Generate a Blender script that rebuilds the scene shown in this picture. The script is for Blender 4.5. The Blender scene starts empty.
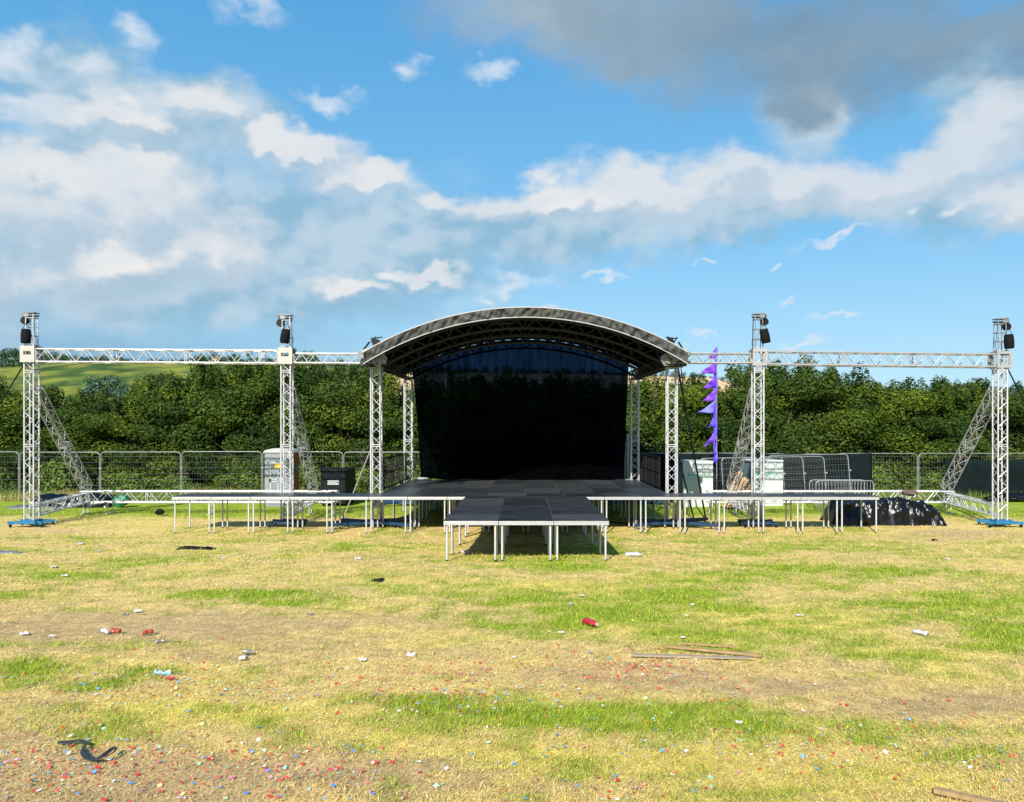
import bpy, bmesh, math, random
import numpy as np
from mathutils import Vector, Matrix
random.seed(7); rng = np.random.default_rng(7)
R = math.radians
scene = bpy.context.scene
COL = scene.collection
CAMZ = 3.0; F = 803.0; CX = 524.0; HY = 429.0

# ------------------------------------------------------------------ noise
def _h(ix, iy, s):
    n = (ix.astype(np.int64)*374761393 + iy.astype(np.int64)*668265263 + s*974634777) & 0xffffffff
    n = ((n ^ (n >> 13))*1274126177) & 0xffffffff
    n = n ^ (n >> 16)
    return (n & 0xffff)/65535.0
def vnoise(x, y, s=0):
    x = np.asarray(x, float); y = np.asarray(y, float)
    ix = np.floor(x); iy = np.floor(y); fx = x-ix; fy = y-iy
    fx = fx*fx*(3-2*fx); fy = fy*fy*(3-2*fy)
    a = _h(ix, iy, s); b = _h(ix+1, iy, s); c = _h(ix, iy+1, s); d = _h(ix+1, iy+1, s)
    return (a*(1-fx)+b*fx)*(1-fy)+(c*(1-fx)+d*fx)*fy
def fbm(x, y, o=4, s=0):
    v = 0; a = .5; t = 0
    for k in range(o):
        v = v+a*vnoise(np.asarray(x)*2**k, np.asarray(y)*2**k, s+k*17); t += a; a *= .5
    return v/t
def sstep(a, b, x):
    t = np.clip((x-a)/(b-a), 0, 1); return t*t*(3-2*t)

# ------------------------------------------------------------------ terrain height
def gz_np(x, y):
    x = np.asarray(x, float); y = np.asarray(y, float)
    z = np.interp(y, [-12, 4, 10, 17.4, 24.5, 27, 35, 60], [.62, .5, .32, .085, -.20, -.15, -.06, -.1])
    z = z+(fbm(x*.35, y*.35, 3, 5)-.5)*.10*sstep(60, 20, y)*(1-.7*sstep(15, 18, y)*sstep(31, 28, y))
    return z
def gz(x, y): return float(gz_np(np.array([x]), np.array([y]))[0])
def at(px, py):
    "ground point seen at that place of the photograph"
    t = 3.0
    for Y in np.arange(4.5, 60, .02):
        z = gz(0 + (px-CX)*Y/F, Y)
        if CAMZ-(py-HY)*Y/F <= z: return Vector(((px-CX)*Y/F, Y, z))
    return Vector(((px-CX)*40/F, 40, 0))

# ------------------------------------------------------------------ materials
def mat(name, col, rough=.6, metal=0, spec=.5, var=0, vscale=8, bump=0, bscale=60, trans=None, emit=None, col2=None, coat=0):
    m = bpy.data.materials.new(name); m.use_nodes = True
    nt = m.node_tree; b = nt.nodes['Principled BSDF']
    b.inputs['Base Color'].default_value = (*col, 1)
    b.inputs['Roughness'].default_value = rough; b.inputs['Metallic'].default_value = metal
    b.inputs['Specular IOR Level'].default_value = spec
    b.inputs['Coat Weight'].default_value = coat
    tc = nt.nodes.new('ShaderNodeTexCoord')
    if var or col2:
        n = nt.nodes.new('ShaderNodeTexNoise'); n.inputs['Scale'].default_value = vscale; n.inputs['Detail'].default_value = 5
        n.inputs['Roughness'].default_value = .65
        nt.links.new(tc.outputs['Object'], n.inputs['Vector'])
        r = nt.nodes.new('ShaderNodeValToRGB'); r.color_ramp.elements[0].position = .35; r.color_ramp.elements[1].position = .68
        c2 = col2 if col2 else tuple(c*(1-var) for c in col)
        r.color_ramp.elements[0].color = (*c2, 1); r.color_ramp.elements[1].color = (*col, 1)
        nt.links.new(n.outputs['Fac'], r.inputs['Fac']); nt.links.new(r.outputs['Color'], b.inputs['Base Color'])
    if bump:
        n = nt.nodes.new('ShaderNodeTexNoise'); n.inputs['Scale'].default_value = bscale; n.inputs['Detail'].default_value = 4
        nt.links.new(tc.outputs['Object'], n.inputs['Vector'])
        bp = nt.nodes.new('ShaderNodeBump'); bp.inputs['Strength'].default_value = bump; bp.inputs['Distance'].default_value = .02
        nt.links.new(n.outputs['Fac'], bp.inputs['Height']); nt.links.new(bp.outputs['Normal'], b.inputs['Normal'])
    return m
M = {}
M['alu'] = mat('aluminium', (.54, .545, .56), .45, .35, var=.25, vscale=3)
M['alu_white'] = mat('pale_aluminium', (.36, .355, .33), .5, .1, var=.15, vscale=9)
M['alu_dull'] = mat('dull_aluminium', (.24, .245, .25), .5, .4, var=.3, vscale=5)
M['black_metal'] = mat('black_metal', (.006, .006, .007), .5, spec=.2, var=.3)
M['black_cloth'] = mat('black_cloth', (.004, .004, .005), .85, spec=.2, var=.4, vscale=12, bump=.5, bscale=40)
M['black_plastic'] = mat('black_sheeting', (.002, .003, .004), .30, spec=.32, var=.3, vscale=5, bump=.45, bscale=9)
M['blue_steel'] = mat('blue_steel', (.012, .16, .33), .45, .1, var=.35, vscale=9)
M['navy_steel'] = mat('navy_steel', (.01, .05, .12), .45, .1, var=.35, vscale=9)
M['deck_edge'] = mat('deck_edge', (.40, .405, .41), .4, .25, var=.12, vscale=6)
M['tarp'] = mat('grey_tarpaulin', (.082, .086, .082), .7, spec=.2, col2=(.028, .030, .031), vscale=3.5, bump=.8, bscale=7)
M['tarp_white'] = mat('white_tarpaulin', (.30, .31, .30), .5, var=.4, vscale=6, bump=.5, bscale=12)
M['tarp_black'] = mat('black_canopy_lining', (.0015, .0015, .002), .9, spec=.0, var=.3)
M['white_rope'] = mat('white_rope', (.34, .34, .34), .6, var=.1)
M['galv'] = mat('galvanised_tube', (.28, .295, .31), .45, .4, var=.25, vscale=4)
M['arch'] = mat('shade_toned_truss', (.028, .033, .042), .5, .2, var=.3)  # roof truss aluminium, shade under the canopy put into its colour
M['alu_brace'] = mat('greyed_aluminium', (.34, .345, .35), .5, .3, var=.25, vscale=4)
M['wire'] = mat('fence_wire', (.17, .18, .19), .5, .4, var=.2)
M['screen'] = mat('dark_screen_cloth', (.006, .013, .014), .8, spec=.06, var=.5, vscale=1.2, bump=.4, bscale=6)
M['foot'] = mat('fence_foot_rubber', (.05, .05, .05), .9, var=.4)
M['wood'] = mat('pale_timber', (.42, .31, .18), .75, var=.3, vscale=9)
M['wood_grey'] = mat('weathered_timber', (.30, .25, .18), .85, var=.35, vscale=14)
M['wood_tan'] = mat('tan_timber', (.33, .22, .10), .8, var=.35, vscale=12)
M['toilet_grey'] = mat('toilet_panel', (.15, .19, .21), .5, var=.1)
M['toilet_frame'] = mat('toilet_frame', (.20, .225, .235), .5, var=.15)
M['toilet_white'] = mat('toilet_roof', (.34, .36, .365), .5, var=.06)
M['toilet_orange'] = mat('rust_orange_panel', (.38, .085, .02), .5, var=.2)
M['yellow'] = mat('yellow_sticker', (.8, .55, .05), .5, var=.1)
M['cab_white'] = mat('cabinet_panel', (.42, .47, .455), .5, var=.08)
M['cab_blue'] = mat('cabinet_side', (.16, .25, .28), .5, var=.1)
M['logo_green'] = mat('green_print', (.03, .36, .2), .5, var=.1)
M['bin'] = mat('dark_green_metal', (.004, .009, .011), .5, spec=.15, var=.3)
M['label_white'] = mat('white_print', (.4, .42, .43), .5, var=.05)
M['bark'] = mat('bark', (.09, .07, .05), .9, var=.5, vscale=6, bump=.6, bscale=25)
M['brown'] = mat('brown_sack', (.13, .09, .07), .9, var=.4, bump=.4)
M['green_sack'] = mat('green_plastic', (.02, .18, .08), .35, var=.3, bump=.4)
M['grey_sheet'] = mat('grey_sheet', (.11, .13, .155), .5, var=.3)
M['can_white'] = mat('white_can', (.55, .55, .58), .35, .1, var=.15, vscale=25)
M['can_red'] = mat('red_can', (.42, .07, .04), .35, .2, var=.3, vscale=25)
M['can_steel'] = mat('crushed_can', (.38, .38, .36), .35, .6, var=.3, vscale=25)
M['red_plastic'] = mat('red_plastic', (.42, .012, .03), .25, var=.4, vscale=16, coat=.4)
M['clear'] = mat('cloudy_plastic', (.42, .44, .44), .15, var=.25, vscale=20, coat=.6)
M['paper'] = mat('white_paper', (.52, .52, .55), .7, var=.3, vscale=20)
M['blue_pack'] = mat('blue_wrapper', (.08, .28, .6), .35, col2=(.4, .5, .6), vscale=18)
M['wall'] = mat('rendered_wall', (.6, .42, .28), .8, var=.2)
M['roof'] = mat('clay_roof', (.35, .2, .12), .8, var=.3)

# deck top: ply with phenolic film, scuffed, each panel's tint through object info random
def deck_mat():
    m = bpy.data.materials.new('deck_ply'); m.use_nodes = True; nt = m.node_tree; b = nt.nodes['Principled BSDF']
    tc = nt.nodes.new('ShaderNodeTexCoord'); n = nt.nodes.new('ShaderNodeTexNoise'); n.inputs['Scale'].default_value = 2.2; n.inputs['Detail'].default_value = 7
    n.inputs['Roughness'].default_value = .7
    mp = nt.nodes.new('ShaderNodeMapping'); mp.inputs['Scale'].default_value = (.6, 2.5, 1)
    nt.links.new(tc.outputs['Object'], mp.inputs['Vector']); nt.links.new(mp.outputs['Vector'], n.inputs['Vector'])
    oi = nt.nodes.new('ShaderNodeObjectInfo')
    r = nt.nodes.new('ShaderNodeValToRGB'); r.color_ramp.elements[0].color = (.006, .009, .012, 1); r.color_ramp.elements[1].color = (.075, .08, .085, 1)
    r.color_ramp.elements[0].position = .3; r.color_ramp.elements[1].position = .95
    mx = nt.nodes.new('ShaderNodeMath'); mx.operation = 'MULTIPLY_ADD'; mx.inputs[1].default_value = .35
    ad = nt.nodes.new('ShaderNodeMath'); ad.operation = 'SUBTRACT'; ad.inputs[1].default_value = .12
    nt.links.new(oi.outputs['Random'], mx.inputs[0]); nt.links.new(n.outputs['Fac'], ad.inputs[0]); nt.links.new(ad.outputs[0], mx.inputs[2])
    nt.links.new(mx.outputs[0], r.inputs['Fac']); nt.links.new(r.outputs['Color'], b.inputs['Base Color'])
    r2 = nt.nodes.new('ShaderNodeMapRange'); r2.inputs['To Min'].default_value = .24; r2.inputs['To Max'].default_value = .52
    nt.links.new(n.outputs['Fac'], r2.inputs['Value']); nt.links.new(r2.outputs['Result'], b.inputs['Roughness'])
    b.inputs['Specular IOR Level'].default_value = .5
    return m
M['deck'] = deck_mat()

def attr_mat(name, rough=.9, transl=0, bump=0, spec=.2):
    m = bpy.data.materials.new(name); m.use_nodes = True; nt = m.node_tree; b = nt.nodes['Principled BSDF']
    a = nt.nodes.new('ShaderNodeAttribute'); a.attribute_name = 'Col'
    nt.links.new(a.outputs['Color'], b.inputs['Base Color'])
    b.inputs['Roughness'].default_value = rough; b.inputs['Specular IOR Level'].default_value = spec
    if transl:
        t = nt.nodes.new('ShaderNodeBsdfTranslucent'); mx = nt.nodes.new('ShaderNodeMixShader'); mx.inputs[0].default_value = transl
        nt.links.new(a.outputs['Color'], t.inputs['Color'])
        out = nt.nodes['Material Output']
        nt.links.new(b.outputs[0], mx.inputs[1]); nt.links.new(t.outputs[0], mx.inputs[2]); nt.links.new(mx.outputs[0], out.inputs[0])
    return m
M['leaf'] = attr_mat('leaves', .65, .14, spec=.15)
M['blade'] = attr_mat('grass_blades', .7, .2)
M['bits'] = attr_mat('paper_bits', .6, .1)

# ------------------------------------------------------------------ object helpers
def put(o, parent=None):
    COL.objects.link(o)
    if parent: o.parent = parent
    return o
def tag(o, label=None, cat=None, group=None, kind=None):
    if label: o['label'] = label
    if cat: o['category'] = cat
    if group: o['group'] = group
    if kind: o['kind'] = kind
    return o
def thing(name, label, cat, loc=(0, 0, 0), group=None, rz=0):
    o = bpy.data.objects.new(name, None); o.location = loc; o.rotation_euler = (0, 0, rz); o.empty_display_size = .2
    put(o); return tag(o, label, cat, group)
def copy_tree(o, parent=None):
    c = o.copy(); COL.objects.link(c); c.parent = parent
    for ch in list(o.children): copy_tree(ch, c)
    return c
class MB:
    def __init__(s): s.v = []; s.f = []; s.smooth = []
    def add(s, vs, fs, sm=False):
        k = len(s.v); s.v += [tuple(v) for v in vs]
        for f in fs: s.f.append(tuple(i+k for i in f)); s.smooth.append(sm)
        return s
    def box(s, c, d, rot=None):
        c = Vector(c); hx, hy, hz = d[0]/2, d[1]/2, d[2]/2
        vs = [Vector((x*hx, y*hy, z*hz)) for x in (-1, 1) for y in (-1, 1) for z in (-1, 1)]
        if rot is not None: vs = [rot @ v for v in vs]
        return s.add([v+c for v in vs], [(0, 1, 3, 2), (4, 6, 7, 5), (0, 4, 5, 1), (2, 3, 7, 6), (0, 2, 6, 4), (1, 5, 7, 3)])
    def bar(s, a, b, w, h, up=(0, 0, 1)):
        a = Vector(a); b = Vector(b); d = (b-a); L = d.length; d.normalize()
        u = Vector(up); sd = d.cross(u)
        if sd.length < 1e-4: sd = d.cross(Vector((0, 1, 0)))
        sd.normalize(); u = sd.cross(d)
        m = Matrix((d, sd, u)).transposed()
        return s.box((a+b)/2, (L, w, h), m)
    def tube(s, a, b, r, n=6, r2=None, cap=True):
        a = Vector(a); b = Vector(b); d = (b-a).normalized(); r2 = r if r2 is None else r2
        u = d.cross(Vector((0, 0, 1)))
        if u.length < 1e-3: u = d.cross(Vector((0, 1, 0)))
        u.normalize(); w = d.cross(u)
        vs = []; fs = []
        for k in range(n):
            t = 2*math.pi*k/n; o = u*math.cos(t)+w*math.sin(t); vs += [a+o*r, b+o*r2]
        for k in range(n):
            j = (k+1) % n; fs.append((2*k, 2*k+1, 2*j+1, 2*j))
        s.add(vs, fs, n > 5)
        if cap: s.add([vs[2*k] for k in range(n)], [tuple(range(n))]); s.add([vs[2*k+1] for k in range(n)], [tuple(reversed(range(n)))])
        return s
    def path(s, pts, r, n=6):
        for a, b in zip(pts[:-1], pts[1:]): s.tube(a, b, r, n)
        return s
    def lathe(s, base, axis, prof, n=14):
        base = Vector(base); d = Vector(axis).normalized(); u = d.cross(Vector((0, 0, 1)))
        if u.length < 1e-3: u = Vector((1, 0, 0))
        u.normalize(); w = d.cross(u); vs = []; fs = []
        for (t, r) in prof:
            for k in range(n):
                a = 2*math.pi*k/n; vs.append(base+d*t+(u*math.cos(a)+w*math.sin(a))*r)
        for i in range(len(prof)-1):
            for k in range(n):
                j = (k+1) % n; fs.append((i*n+k, i*n+j, (i+1)*n+j, (i+1)*n+k))
        fs.append(tuple(reversed(range(n)))); fs.append(tuple((len(prof)-1)*n+k for k in range(n)))
        return s.add(vs, fs, True)
    def build(s, name, m, parent=None, world=True, bevel=0):
        me = bpy.data.meshes.new(name); vs = s.v
        if parent is not None and world:
            o = Vector(parent.location) if parent.parent is None else Vector(parent.location)+Vector(parent.parent.location)
            vs = [Vector(v)-o for v in vs]
        me.from_pydata([tuple(v) for v in vs], [], s.f); me.materials.append(m)
        me.polygons.foreach_set('use_smooth', s.smooth); me.update()
        ob = bpy.data.objects.new(name, me); put(ob, parent)
        if bevel:
            md = ob.modifiers.new('bevel', 'BEVEL'); md.width = bevel; md.segments = 2; md.limit_method = 'ANGLE'
        return ob
def fast_mesh(name, V, n, cols, m, parent=None):
    "V: (N,n,3) polygons of n corners, cols (N,3)"
    N = V.shape[0]; me = bpy.data.meshes.new(name)
    me.vertices.add(N*n); me.vertices.foreach_set('co', V.reshape(-1).astype(np.float32))
    me.loops.add(N*n); me.loops.foreach_set('vertex_index', np.arange(N*n, dtype=np.int32))
    me.polygons.add(N); me.polygons.foreach_set('loop_start', np.arange(0, N*n, n, dtype=np.int32))
    me.polygons.foreach_set('loop_total', np.full(N, n, dtype=np.int32))
    me.update(calc_edges=True)
    if cols is not None:
        a = me.color_attributes.new('Col', 'FLOAT_COLOR', 'POINT')
        c = np.ones((N, n, 4), np.float32); c[:, :, :3] = cols[:, None, :]
        a.data.foreach_set('color', c.reshape(-1))
    me.materials.append(m); o = bpy.data.objects.new(name, me); put(o, parent); return o
def ordinal(k): return ['first', 'second', 'third', 'fourth', 'fifth', 'sixth', 'seventh', 'eighth', 'ninth', 'tenth', 'eleventh', 'twelfth', 'thirteenth', 'fourteenth'][k]

# ------------------------------------------------------------------ ground
def elps(px, py, L):
    v = np.zeros_like(px)
    for (cx, cy, rx, ry, a) in L:
        d = ((px-cx)/rx)**2+((py-cy)/ry)**2
        v = np.maximum(v, a*np.exp(-d*1.1))
    return v
GREEN = [(600, 612, 110, 14, 1), (520, 600, 90, 12, .7), (690, 595, 70, 18, .9), (740, 580, 130, 10, .6), (850, 572, 160, 9, .6), (560, 566, 60, 8, .8), (600, 552, 50, 6, .6),
         (275, 596, 75, 8, .9), (220, 590, 60, 5, .6), (60, 575, 90, 8, .5), (30, 595, 60, 5, .4), (150, 563, 50, 5, .4), (950, 605, 90, 12, .7), (900, 655, 70, 12, .8), (1000, 640, 60, 14, .7),
         (880, 640, 50, 8, .6), (700, 635, 110, 9, .8), (720, 650, 70, 8, .7), (350, 700, 50, 9, .8), (440, 706, 55, 13, 1), (540, 712, 60, 13, 1), (640, 716, 80, 14, 1), (740, 728, 80, 14, 1),
         (860, 738, 90, 12, .9), (960, 750, 70, 10, .7), (30, 672, 40, 14, .9), (100, 683, 70, 10, .8), (170, 678, 60, 10, .8), (230, 686, 50, 9, .5), (600, 780, 80, 15, .4),
         (350, 548, 50, 6, .4), (820, 548, 90, 5, .4), (700, 540, 100, 5, .3), (60, 735, 30, 6, .4)]
BARE = [(170, 625, 220, 18, 1.1), (60, 618, 100, 12, .8), (330, 640, 110, 14, .6), (450, 655, 120, 14, .6), (560, 650, 70, 10, .6), (640, 678, 150, 17, 1.25), (790, 688, 120, 14, 1.2), (940, 702, 130, 14, 1.2),
        (110, 778, 280, 32, 1.5), (340, 770, 190, 22, 1.1), (20, 740, 90, 12, .8), (250, 745, 120, 8, .6), (560, 785, 90, 12, .5), (20, 700, 60, 10, .3), (840, 665, 80, 10, .6), (60, 530, 70, 4, .7), (960, 535, 80, 5, .8), (250, 655, 110, 10, .5), (740, 670, 90, 8, .5)]
YELL = [(200, 712, 190, 13, 1), (90, 705, 80, 10, .7), (560, 765, 200, 20, .9), (680, 765, 120, 20, .8), (880, 782, 170, 20, .9), (400, 732, 70, 12, .7), (760, 620, 200, 20, .5), (960, 660, 100, 25, .6), (600, 590, 200, 20, .5), (980, 600, 120, 20, .5)]
def yellow(x, y):
    Y = np.maximum(y, 3.5); px = CX+F*x/Y; py = HY+F*(CAMZ-gz_np(x, y))/Y
    return np.clip(elps(px, py, YELL)+(fbm(x*.9+3, y*.9, 4, 61)-.52)*1.6, 0, 1)
def patch(x, y):
    z = gz_np(x, y); Y = np.maximum(y, 3.5)
    px = CX+F*x/Y; py = HY+F*(CAMZ-z)/Y
    w = 28*(fbm(x*.8, y*.8, 3, 31)-.5); wy = 10*(fbm(x*1.1, y*1.1, 3, 77)-.5)*np.clip(18/Y, .3, 2)
    g = elps(px+w*1.5, py+wy, GREEN); b = elps(px+w*1.5, py+wy, BARE)
    n1 = fbm(x*.55, y*.9, 4, 3); n2 = fbm(x*3.1, y*3.1, 3, 11); n3 = fbm(x*.3+9, y*.6, 3, 43)
    ns = fbm(x*.9+4, y*2.6, 4, 203); be = b.copy(); g = np.clip(g*1.25-be*.75*(1-np.minimum(1, g))+(n1-.5)*1.2+(n2-.5)*1.6+(ns-.5)*1.1+.12, 0, 1)
    g = np.maximum(g, sstep(27.5, 29.5, y+(n1-.5)*2)*.95)
    b = np.clip(b*1.2+(n3-.5)*.9+(n2-.5)*1.3+(.5-ns)*.6-.03, 0, 1)*(1-.6*g)*(1-sstep(27, 29, y))
    return g, b, n2
STRAW = np.array((.51, .38, .135)); STRAW2 = np.array((.66, .53, .235)); GRN = np.array((.14, .24, .015)); GRN2 = np.array((.40, .42, .045)); BRN = np.array((.39, .275, .145)); YEL = np.array((.55, .48, .09))
def ground_col(x, y):
    g, b, n2 = patch(x, y)
    n = vnoise(x*9, y*9, 91)[:, None]; yl = yellow(x, y)[:, None]
    base = STRAW*(1-n*.4)+STRAW2*n*.4
    base = base*(1-yl*.75)+YEL*yl*.75
    gr = GRN*(1-n*.5)+GRN2*n*.5
    g = g[:, None]; b = b[:, None]*.75
    c = base*(1-b)+BRN*b
    return c*(1-g)+gr*g
def axis(segs):
    out = []
    for a, b, s in segs: out += list(np.arange(a, b-1e-6, s))
    out.append(segs[-1][1]); return np.array(out)
ys = axis([(-60, -10, 5), (-10, 3, 1), (3, 12, .07), (12, 26, .12), (26, 45, .3), (45, 60, 1.5)])
xs = axis([(-60, -30, 1.5), (-30, -15, .4), (-15, -8, .2), (-8, 8, .1), (8, 15, .2), (15, 30, .4), (30, 60, 1.5)])
XX, YY = np.meshgrid(xs, ys); x = XX.ravel(); y = YY.ravel()
micro = (fbm(x*4, y*4, 3, 19)-.5)*.05*sstep(30, 20, y)
z = gz_np(x, y)+micro
nx, ny = len(xs), len(ys)
i = np.arange(ny-1)[:, None]*nx+np.arange(nx-1)[None, :]
quads = np.stack([i, i+1, i+nx+1, i+nx], -1).reshape(-1, 4)
def grid_mesh(name, V, Q, cols, m):
    me = bpy.data.meshes.new(name); me.vertices.add(len(V)); me.vertices.foreach_set('co', V.astype(np.float32).ravel())
    me.loops.add(Q.size); me.loops.foreach_set('vertex_index', Q.astype(np.int32).ravel())
    me.polygons.add(len(Q)); me.polygons.foreach_set('loop_start', np.arange(0, Q.size, 4, dtype=np.int32)); me.polygons.foreach_set('loop_total', np.full(len(Q), 4, dtype=np.int32))
    me.polygons.foreach_set('use_smooth', np.ones(len(Q), bool)); me.update(calc_edges=True)
    a = me.color_attributes.new('Col', 'FLOAT_COLOR', 'POINT'); c = np.ones((len(V), 4), np.float32); c[:, :3] = cols; a.data.foreach_set('color', c.ravel())
    me.materials.append(m); o = bpy.data.objects.new(name, me); put(o); return o
def ground_mat(name, s1, s2, bump=.6, dist=.02):
    m = bpy.data.materials.new(name); m.use_nodes = True; nt = m.node_tree; b = nt.nodes['Principled BSDF']; L = nt.links
    a = nt.nodes.new('ShaderNodeAttribute'); a.attribute_name = 'Col'; tc = nt.nodes.new('ShaderNodeTexCoord')
    prev = a.outputs['Color']
    hts = []
    for sc, lo, hi in ((s1, .62, 1.35), (s2, .6, 1.4)):
        n = nt.nodes.new('ShaderNodeTexNoise'); n.inputs['Scale'].default_value = sc; n.inputs['Detail'].default_value = 6; n.inputs['Roughness'].default_value = .75
        L.new(tc.outputs['Object'], n.inputs['Vector'])
        mr = nt.nodes.new('ShaderNodeMapRange'); mr.inputs['From Min'].default_value = .3; mr.inputs['From Max'].default_value = .7
        mr.inputs['To Min'].default_value = lo; mr.inputs['To Max'].default_value = hi; L.new(n.outputs['Fac'], mr.inputs['Value'])
        vm = nt.nodes.new('ShaderNodeVectorMath'); vm.operation = 'SCALE'; L.new(prev, vm.inputs[0]); L.new(mr.outputs['Result'], vm.inputs['Scale']); prev = vm.outputs[0]; hts.append(n)
    L.new(prev, b.inputs['Base Color']); b.inputs['Roughness'].default_value = .95; b.inputs['Specular IOR Level'].default_value = .1
    bp = nt.nodes.new('ShaderNodeBump'); bp.inputs['Strength'].default_value = bump; bp.inputs['Distance'].default_value = dist
    L.new(hts[1].outputs['Fac'], bp.inputs['Height']); L.new(bp.outputs['Normal'], b.inputs['Normal'])
    return m
g_o = grid_mesh('ground', np.stack([x, y, z], 1), quads, ground_col(x, y), ground_mat('field_ground', 6, 38))
tag(g_o, kind='structure')

# grass and straw blades lying and standing over the field
def blades(N, y0, y1, lmul=1, gonly=False, zbase=0, tall=1, name='grass', bias=2.0, xlim=None):
    u = rng.random(N); Y = 1/(1/y0+(1/y1-1/y0)*u) if bias == 2 else y0+(y1-y0)*u
    half = .70*Y+2.5
    X = (rng.random(N)*2-1)*(half if xlim is None else xlim)
    g, b, n2 = patch(X, Y)
    isg = rng.random(N) < g*.95
    keep = isg | (rng.random(N) > b*.55)
    X, Y, isg, b, g = X[keep], Y[keep], isg[keep], b[keep], g[keep]; N = len(X)
    s = np.clip(Y/9, .8, 2.6)
    L = (.018+.03*rng.random(N))*np.sqrt(s)*1.25*lmul*np.where(isg, 1.5, 1.0)
    W = (.0022+.0026*rng.random(N))*s
    th = rng.random(N)*2*np.pi; ph = np.where(isg, R(25)+rng.random(N)*R(50), R(52)+rng.random(N)*R(36))/tall
    d = np.stack([np.cos(th)*np.sin(ph), np.sin(th)*np.sin(ph), np.cos(ph)], 1)
    th2 = th+np.pi/2+(rng.random(N)-.5)*1.5; w = np.stack([np.cos(th2), np.sin(th2), (rng.random(N)-.5)*.6], 1)
    z = gz_np(X, Y)+(fbm(X*4, Y*4, 3, 19)-.5)*.05*sstep(30, 20, Y)
    P = np.stack([X, Y, z+.002+rng.random(N)*.012], 1)
    V = np.stack([P-w*W[:, None], P+w*W[:, None], P+d*L[:, None]], 1)
    r = rng.random(N)[:, None]; r2 = rng.random(N)[:, None]
    cg = GRN*(1-r)+GRN2*r; cs = STRAW*(1-r)+STRAW2*r*1.05
    yl = (rng.random(N) < .08+.7*yellow(X, Y))[:, None]; cs = np.where(yl, YEL, cs)
    bb = (b[:, None] > r2); cs = np.where(bb, cs*.4+BRN*.6, cs)
    c = np.where(isg[:, None], cg, cs)*(.7+.6*r2)
    o = fast_mesh(name, V, 3, c, M['blade']); return o
tag(blades(520000, 4.6, 31), 'short dry and green grass over the whole field', 'grass', kind='stuff')
def tall_grass():
    N = 60000
    X = (rng.random(N)*2-1)*30; Y = 34+rng.random(N)**1.2*4.5
    h = (.12+.5*rng.random(N)*(.3+fbm(X*.8, Y*.8, 3, 8)))*np.where(rng.random(N) < .5, 1, .6)
    th = rng.random(N)*6.28; ph = rng.random(N)*.5
    d = np.stack([np.cos(th)*np.sin(ph), np.sin(th)*np.sin(ph), np.cos(ph)], 1)
    w = np.stack([np.cos(th+1.5), np.sin(th+1.5), 0*X], 1)*.012
    P = np.stack([X, Y, gz_np(X, Y)], 1); V = np.stack([P-w, P+w, P+d*h[:, None]], 1)
    yl = sstep(.45, .65, fbm(X*.5+5, Y*.5, 3, 21))[:, None]; r = rng.random(N)[:, None]
    c = (np.array((.13, .2, .035))*(1-yl)+np.array((.34, .3, .1))*yl)*(.6+.8*r)
    return fast_mesh('tall_grass', V, 3, c, M['blade'])
tag(tall_grass(), 'long uncut grass along the foot of the hedge', 'grass', kind='stuff')

# ------------------------------------------------------------------ hills
def prof_T(px):
    return np.interp(px, [-900, -300, 0, 100, 200, 300, 400, 500, 640, 710, 760, 860, 1024, 1400, 2200], [376, 368, 367, 361, 362, 365, 369, 372, 375, 377, 386, 390, 391, 388, 380])
def prof_R(px):
    return np.interp(px, [-900, 300, 600, 720, 800, 2200], [420, 420, 600, 800, 2300, 2300])
def hill_z(a, r):
    "a: tangent of bearing seen from the camera, r: distance along +Y"
    px = CX+F*a; T = (HY-prof_T(px))/F; RR = prof_R(px)
    s = sstep(0, 1, np.clip(np.log(np.maximum(r, 60)/60)/np.log(RR/60), 0, 1))**.8
    t = -.052*(1-s)+T*s
    z = CAMZ+r*t
    zr = CAMZ+RR*T
    z = np.where(r > RR, zr-(r-RR)*.03, z)
    return z+(fbm(a*6, np.log(r)*3, 3, 9)-.5)*r*.004
aa = np.linspace(-3.2, 3.2, 620); rr = np.exp(np.linspace(np.log(58), np.log(6000), 90))
A_, R_ = np.meshgrid(aa, rr); A1 = A_.ravel(); R1 = R_.ravel()
HZ = hill_z(A1, R1); HZ = np.where(R1 < 59, -.4, HZ)
hpx = CX+F*A1; hpy = HY-F*(HZ-CAMZ)/R1
wx = (fbm(A1*10, np.log(R1)*4, 3, 55)-.5)
gf = sstep(250, 215, hpx+wx*60)
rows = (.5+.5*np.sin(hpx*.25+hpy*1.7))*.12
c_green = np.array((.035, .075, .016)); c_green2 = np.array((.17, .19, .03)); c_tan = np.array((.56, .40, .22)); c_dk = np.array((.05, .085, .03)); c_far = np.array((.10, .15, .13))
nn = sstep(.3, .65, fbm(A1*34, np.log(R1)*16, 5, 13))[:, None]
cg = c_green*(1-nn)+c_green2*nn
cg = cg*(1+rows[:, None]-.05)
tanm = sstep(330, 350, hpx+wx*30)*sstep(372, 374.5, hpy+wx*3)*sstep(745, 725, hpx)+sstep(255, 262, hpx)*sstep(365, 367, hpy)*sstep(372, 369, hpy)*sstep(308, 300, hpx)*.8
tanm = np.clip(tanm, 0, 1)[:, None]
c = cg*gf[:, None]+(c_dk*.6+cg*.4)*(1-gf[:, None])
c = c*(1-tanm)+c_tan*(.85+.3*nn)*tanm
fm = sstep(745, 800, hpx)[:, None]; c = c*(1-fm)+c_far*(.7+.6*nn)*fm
Q = (np.arange(len(rr)-1)[:, None]*len(aa)+np.arange(len(aa)-1)[None, :]); Q = np.stack([Q, Q+1, Q+len(aa)+1, Q+len(aa)], -1).reshape(-1, 4)
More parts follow.
